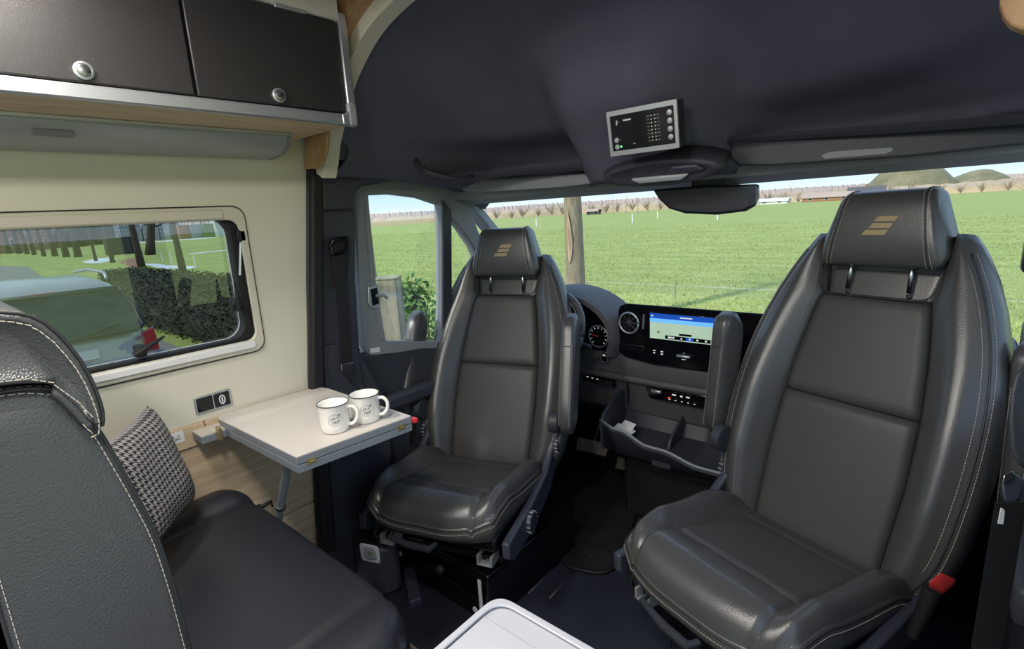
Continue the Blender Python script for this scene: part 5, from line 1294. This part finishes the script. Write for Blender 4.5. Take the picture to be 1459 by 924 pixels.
# spoil heap, farmhouse, shed
def heap(label, px, d_, w_, h_):
    c_ = V(px, 262, y=d_); prof = [(w_, 0), (w_*.72, h_*.30), (w_*.40, h_*.72), (w_*.20, h_*.95), (w_*.08, h_), (0, h_)]
    b = B().lathe(prof, (c_.x, c_.y, GZ), (0, 0, 1), 28)
    for v in b.v: v.z += (v.z-GZ)*.12*noise.noise(v*.06); v.x += 2*noise.noise(v*.08)
    o = obj('spoil_heap', b, 'spoil', smooth='all'); tag(o, label, 'mound')
heap('tall cone shaped overgrown spoil heap behind the right seat headrest', 1296, 330, 24, 18.5)
heap('lower round mound right of the cone shaped heap', 1392, 440, 26, 11)
def cottage(label, x, y, w_, d_, h_, rot, wall_m, roof_m, nwin=2, chim=True, rh=None):
    T = thing('house', label, 'house', (x, y, GZ), rot or .02); rh = rh or h_*.8
    obj('walls', B().prism([(-w_/2, -d_/2, 0), (-w_/2, d_/2, 0), (-w_/2, d_/2, h_), (-w_/2, 0, h_+rh), (-w_/2, -d_/2, h_)], (w_, 0, 0)), wall_m, T)
    for s_ in (-1, 1):
        obj('roof', B().prism([(-w_/2-.3, s_*(d_/2+.4), h_-.25), (-w_/2-.3, 0, h_+rh+.12), (-w_/2-.3, 0, h_+rh+.3), (-w_/2-.3, s_*(d_/2+.4), h_-.05)], (w_+.6, 0, 0)), roof_m, T)
    for k in range(nwin):
        xx = -w_/2 + w_*(k+.5)/nwin
        wn_ = obj('window', B().box((xx-.6, -d_/2-.06, h_*.35), (xx+.6, -d_/2+.02, h_*.8)), 'white', T); obj('pane', B().box((xx-.5, -d_/2-.08, h_*.39), (xx+.5, -d_/2-.05, h_*.76)), 'car_glass', wn_)
        wn_ = obj('window', B().box((w_/2-.02, -d_/4+k*d_/2-.5, h_*.35), (w_/2+.06, -d_/4+k*d_/2+.5, h_*.8)), 'white', T); obj('pane', B().box((w_/2+.05, -d_/4+k*d_/2-.42, h_*.39), (w_/2+.08, -d_/4+k*d_/2+.42, h_*.76)), 'car_glass', wn_)
    if chim: obj('chimney', B().box((-.3, -.3, h_+rh-.3), (.3, .3, h_+rh+.9)), 'brick', T)
    return T
c_ = V(1235, 268, y=190); cottage('small dark roofed farm building left of the cone shaped heap', c_.x, c_.y, 9, 6, 2.0, .1, 'white', 'roof', rh=1.4)
c_ = V(1102, 283, y=186); cottage('low white shed on the far edge of the field, right of the interior mirror', c_.x, c_.y, 9, 4, 1.0, 0, 'white', 'snow', 2, False, rh=.5)
c_ = V(1180, 278, y=186); cottage('long low brown barn among bare trees on the field edge', c_.x, c_.y, 13, 5, 1.4, 0, 'soil', 'woods_far', 3, False, rh=.9)
c_ = V(846, 303, y=150); cottage('tiny dark trailer shed far out in the field right of the tree trunk', c_.x, c_.y, 4.0, 2.2, 1.2, 0, 'car_dark', 'woods_far', 1, False, rh=.3)
# ------------- view through the camper window
def gp(px, py): return V(px, py, z=GZ)
trs = [(14, 361, 5), (28, 361, 6), (39, 362, 5), (49, 363, 5), (63, 365, 5), (79, 365, 7), (95, 366, 8), (112, 366, 9), (137, 372, 4), (161, 374, 6), (202, 380, 10), (261, 387, 10)]
for k, (px, py, wpx) in enumerate(trs):
    p = gp(px, py); d_ = (p-Vector((0, 0, H))).length; r_ = wpx/2/745*d_*.72
    lab = {11: 'large tree trunk standing nearest, rightmost in the camper window', 10: 'tree trunk beside the snow patch, second large one from the right in the camper window', 9: 'slim tree trunk left of the crate, above the parked car'}.get(k, 'roadside tree in the long avenue beyond the parked car')
    bare_tree('avenue_tree', p, 12 if k > 8 else 14, r_, lab, group=None if k > 8 else 'avenue trees along the lane', branches=20, seed=k, bmin=.4, lean=(0, -.35))
p = gp(214, 363); bare_tree('crooked_tree', p, 11, .42, 'crooked leaning tree behind the snow patch', lean=(0, 2.2), branches=24, seed=40, bmin=.2)
def patch(nm, label, pxs, m_, th=.02):
    pts = smooth_path([gp(*q) for q in pxs], 4, closed=True); o = obj(nm, B().prism([Vector((p.x, p.y, GZ)) for p in pts], (0, 0, th)), m_); tag(o, label, 'snow' if m_ == 'snow' else 'bare ground'); return o
patch('snow_patch', 'white snow patch between the two large trunks in the camper window', [(206, 376), (225, 376), (240, 378), (262, 379), (278, 380), (270, 383), (255, 382), (238, 383), (220, 380)], 'snow')
patch('snow_patch', 'white snow patch left of the slim trunk, above the parked car', [(118, 373), (135, 369), (155, 367), (166, 369), (150, 373), (132, 375)], 'snow')
patch('snow_strip', 'thin snow strip along the field drain right of the trunks', [(272, 361), (300, 358), (330, 355), (330, 355.7), (300, 359), (272, 362)], 'snow')
patch('bare_patch', 'brown bare earth patch around the trunk foot', [(170, 371), (195, 368), (206, 372), (200, 380), (180, 378)], 'soil', .015)
for px, py, lab in ((232, 372, 'white stake nearest the crooked tree'), (245, 375, 'white stake midway between the crooked tree and the nearest trunk'), (279, 381, 'white stake right of the nearest large trunk')):
    p = gp(px, py); o = obj('fence_stake', B().tube([p, p + Vector((0, 0, .75))], .04, 6), 'white'); tag(o, lab, 'fence post', 'white stakes near the large trunks')
p = gp(174, 362); o = obj('crate', B().box((p.x-.8, p.y-1.4, GZ), (p.x+.8, p.y+1.4, GZ+2.0)), 'car_dark', bevel=.03); tag(o, 'dark box shaped container standing on the lawn left of the large trunk', 'container')
# houses at the end of the lane and greenhouse
hp_ = gp(30, 351)
def far(px, y_over=None, d_=170):
    r_ = ray(px, 350); r_.z = 0; r_.normalize(); return r_*d_
p = far(25); cottage('large gabled brick house behind the avenue trees', p.x, p.y, 9, 9, 3.4, R(60), 'brick', 'roof', rh=4.6)
p = far(-5, d_=150); cottage('pale brick house at the far left of the camper window', p.x, p.y, 8, 6, 3.6, R(10), 'brick', 'roof', rh=3.2)
p = far(58, d_=185); cottage('second brick house with a dark roof right of the gabled one', p.x, p.y, 7, 9, 3.4, R(75), 'brick', 'roof', rh=4)
p = far(80, d_=200); cottage('grey roofed outbuilding right of the brick houses', p.x, p.y, 6, 6, 2.5, R(75), 'white', 'roof', rh=3.4, chim=False)
for px, d_, r_, h_, lab in ((108, 180, 7, 5.5, 'round dark evergreen clump left of the greenhouse'), (133, 198, 6.5, 8.5, 'tall dark evergreen beside the greenhouse'), (153, 207, 5, 7.0, 'dark evergreen touching the greenhouse end'), (70, 235, 9, 6, 'green shrubbery behind the brick houses'), (44, 205, 6, 9, 'dark conifer between the houses')):
    p = far(px, d_=d_); T = thing('evergreen', lab, 'tree', (p.x, p.y, GZ)); b = rough_blob((p.x, p.y, GZ+h_*.5), r_*.5, r_*.5, h_*.55, 3, .18, 2.2, px); leaves(b, (p.x, p.y, GZ+h_*.5), (r_*.55, r_*.55, h_*.58), 900, .35, px)
    o = obj('foliage', b, 'evergreen', T); o['kind'] = 'stuff'
pa, pb2 = far(164, d_=215), far(262, d_=215); dg = (pb2-pa); Lg = dg.length
gh = thing('greenhouse', 'long pale greenhouse with a ridged glass roof behind the field', 'greenhouse', ((pa.x+pb2.x)/2, (pa.y+pb2.y)/2, GZ))
dgn = dg.normalized(); bk_n = Vector((-dgn.y, dgn.x, 0)); bk_n = bk_n if bk_n.dot(pa) > 0 else -bk_n
nb = 12
for k in range(nb):
    a_ = pa + dgn*Lg*k/nb; w_ = Lg/nb
    bay = obj('bay', B().prism([Vector((a_.x, a_.y, GZ)), Vector((a_.x, a_.y, GZ+4.2)), Vector((a_.x, a_.y, 0)) + dgn*w_*.5 + Vector((0, 0, GZ+6.8)), Vector((a_.x, a_.y, GZ+4.2)) + dgn*w_, Vector((a_.x, a_.y, GZ)) + dgn*w_], bk_n*18), 'greenhouse', gh)
    b = B()
    for j in range(5):
        q = a_ + dgn*w_*j/4 - bk_n*.1; b.tube([(q.x, q.y, GZ), (q.x, q.y, GZ+4.2)], .09, 4)
    for z in (1.4, 2.8, 4.2): q1, q2 = a_-bk_n*.1, a_+dgn*w_-bk_n*.1; b.tube([(q1.x, q1.y, GZ+z), (q2.x, q2.y, GZ+z)], .09, 4)
    o = obj('glazing_bars', b, 'white', bay); o['kind'] = 'stuff'
for k, (px, m_, lab) in enumerate(((266, 'soil', 'orange brown stack'), (283, 'greenhouse', 'grey blue stack'), (300, 'leaf', 'green container'), (317, 'white', 'white container'), (334, 'white', 'pale container at the right end'))):
    p = far(px, d_=205); o = obj('yard_container', B().box((p.x-1.8, p.y-2.0, GZ), (p.x+1.8, p.y+2.0, GZ+(5.4 if k > 2 else 4.4))), m_, bevel=.05); tag(o, lab + ' in the yard right of the greenhouse', 'container')
ridge('distant pale woods behind the yard and greenhouse', 'far_woods', 330, R(-96), R(-62), 8, 12, 'woods_far', 8, n=300, thick=30)
patch('snow_strip', 'long thin snow line at the foot of the greenhouse', [(165, 346), (230, 343), (300, 338), (300, 339), (230, 344.2), (165, 347.2)], 'snow')
# hedge
hg = thing('hedge', 'dark clipped hedge behind the parked car, seen through the camper window', 'hedge', (-11, 3.9, GZ))
b = B(); rows = []
def hgp(x, y, z): n_ = noise.noise(Vector((x*2.2, y*2.2, z*2.2)))*.09; return Vector((x, y+n_, z+n_*.6))
for i in range(91):
    x = -5.2 - 12.5*i/90; rows.append([hgp(x, 3.5, GZ), hgp(x, 3.45, GZ+.4), hgp(x, 3.45, GZ+.8), hgp(x, 3.5, GZ+1.14), hgp(x, 3.62, GZ+1.2), hgp(x, 4.1, GZ+1.2), hgp(x, 4.3, GZ+1.1), hgp(x, 4.3, GZ)])
b.loft(rows)
rnd = random.Random(9)
for _ in range(9000):
    x = -5.2-12.5*rnd.random()**1.3; f_ = rnd.random(); 
    if f_ < .6: p = Vector((x, 3.45+rnd.uniform(-.08, .05), GZ+rnd.uniform(0, 1.2)))
    else: p = Vector((x, rnd.uniform(3.45, 4.3), GZ+1.2+rnd.uniform(-.05, .06)))
    a = Vector((rnd.gauss(0, 1), rnd.gauss(0, 1), rnd.gauss(0, 1))).normalized()*.035; q_ = a.orthogonal().normalized()*.02; b.add([p-a, p+q_, p+a, p-q_], [(0, 1, 2, 3)])
o = obj('foliage', b, 'hedge', hg); o['kind'] = 'stuff'
# parked car (rear towards us)
car = thing('parked_car', 'silver estate car with roof rails parked outside, its rear facing the van', 'car', (-7.6, 1.22, GZ))
CXR = -7.35; cyc = 1.00; hwc = .84
def cs(x, zs, wl, wt, zb=GZ+.25):
    """cross section in y at x: lower width wl, top width wt, roof height zs"""
    pts = [(-wl, zb), (-wl, zb+.35), (-wl*.99, zb+.62), (-wt*1.06, zs-.28), (-wt, zs-.07), (-wt*.8, zs), (0, zs+.02), (wt*.8, zs), (wt, zs-.07), (wt*1.06, zs-.28), (wl*.99, zb+.62), (wl, zb+.35), (wl, zb)]
    return [Vector((x, cyc+y, z)) for y, z in pts]
b = B().loft([cs(CXR+.02, GZ+.92, .78, .66), cs(CXR-.04, GZ+1.0, .84, .72), cs(CXR-.18, GZ+1.30, .86, .68), cs(CXR-.32, GZ+1.55, .86, .62), cs(CXR-.55, GZ+1.62, .86, .62), cs(CXR-1.6, GZ+1.64, .87, .63), cs(CXR-2.5, GZ+1.56, .87, .62), cs(CXR-3.2, GZ+1.05, .86, .74), cs(CXR-4.1, GZ+.92, .84, .70), cs(CXR-4.3, GZ+.72, .78, .6)])
obj('body', b, 'car_paint', car, smooth='all')
yb = lambda y, z, x: Vector((x, cyc+y, GZ+z))
rg_ = [yb(-.60, 1.50, CXR-.24), yb(.60, 1.50, CXR-.24), yb(.70, 1.30, CXR-.13), yb(.74, 1.06, CXR-.01), yb(.66, 1.01, CXR+.01), yb(-.66, 1.01, CXR+.01), yb(-.74, 1.06, CXR-.01), yb(-.70, 1.30, CXR-.13)]
gls = obj('rear_window', B().prism(rg_, (.05, 0, .02)), 'car_glass', car, bevel=.01)
obj('window_seal', B().tube([p+Vector((.05, 0, .02)) for p in rg_+[rg_[0]]], .028, 6), 'car_dark', gls, smooth='all')
obj('brake_light', B().box((CXR-.27, cyc-.16, GZ+1.525), (CXR-.20, cyc+.06, GZ+1.55)), 'tail', car, bevel=.005)
obj('wiper', B().tube([yb(0, 1.02, CXR+.07), yb(.30, 1.08, CXR+.06), yb(.52, 1.14, CXR+.03)], .012, 6), 'car_dark', car)
for s_ in (-1, 1):
    lab = None
    obj('tail_lamp', B().prism([yb(s_*.70, .98, CXR+.0), yb(s_*.85, 1.02, CXR-.05), yb(s_*.86, .74, CXR-.02), yb(s_*.70, .76, CXR+.04)], (.035, 0, 0)), 'tail', car, bevel=.015)
    obj('roof_rail', B().tube([yb(s_*.58, 1.62, CXR-.45), yb(s_*.60, 1.69, CXR-.60), yb(s_*.61, 1.70, CXR-1.5), yb(s_*.60, 1.64, CXR-2.3)], .018, 6), 'alu', car, smooth='all')
    obj('side_window', B().prism([yb(s_*.70, 1.48, CXR-.50), yb(s_*.80, 1.06, CXR-.32), yb(s_*.83, 1.02, CXR-2.6), yb(s_*.70, 1.46, CXR-2.2)], (0, s_*.02, 0)), 'car_glass', car)
    for wx_ in (-.75, -3.3):
        wh = obj('wheel', B().lathe([(0, 0), (.20, 0), (.31, .02), (.32, .10), (.31, .18), (.20, .2), (0, .2)], (CXR+wx_, cyc+s_*.70-.1, GZ+.32), (0, 1, 0), 24), 'rubber', car, smooth=True)
obj('bumper', B().box((CXR-.08, cyc-.82, GZ+.32), (CXR+.10, cyc+.82, GZ+.60)), 'car_dark', car, bevel=.05)
obj('number_plate', B().box((CXR+.05, cyc-.26, GZ+.78), (CXR+.07, cyc+.26, GZ+.89)), 'white', car, bevel=.004)
# outside mirror on the right
om = thing('door_mirror', 'black outside mirror just visible at the right edge', 'mirror', (.2, 2.3, 1.1))
c_ = V(1476, 368, y=2.45)
obj('shell', B().box((c_.x-.035, 2.42, c_.z-.05), (c_.x+.14, 2.50, c_.z+.07)), 'gloss_black', om, bevel=.02)
obj('arm', B().tube([(c_.x+.10, 2.46, c_.z-.05), (c_.x+.13, 2.30, c_.z-.16)], .02, 8), 'plastic', om)
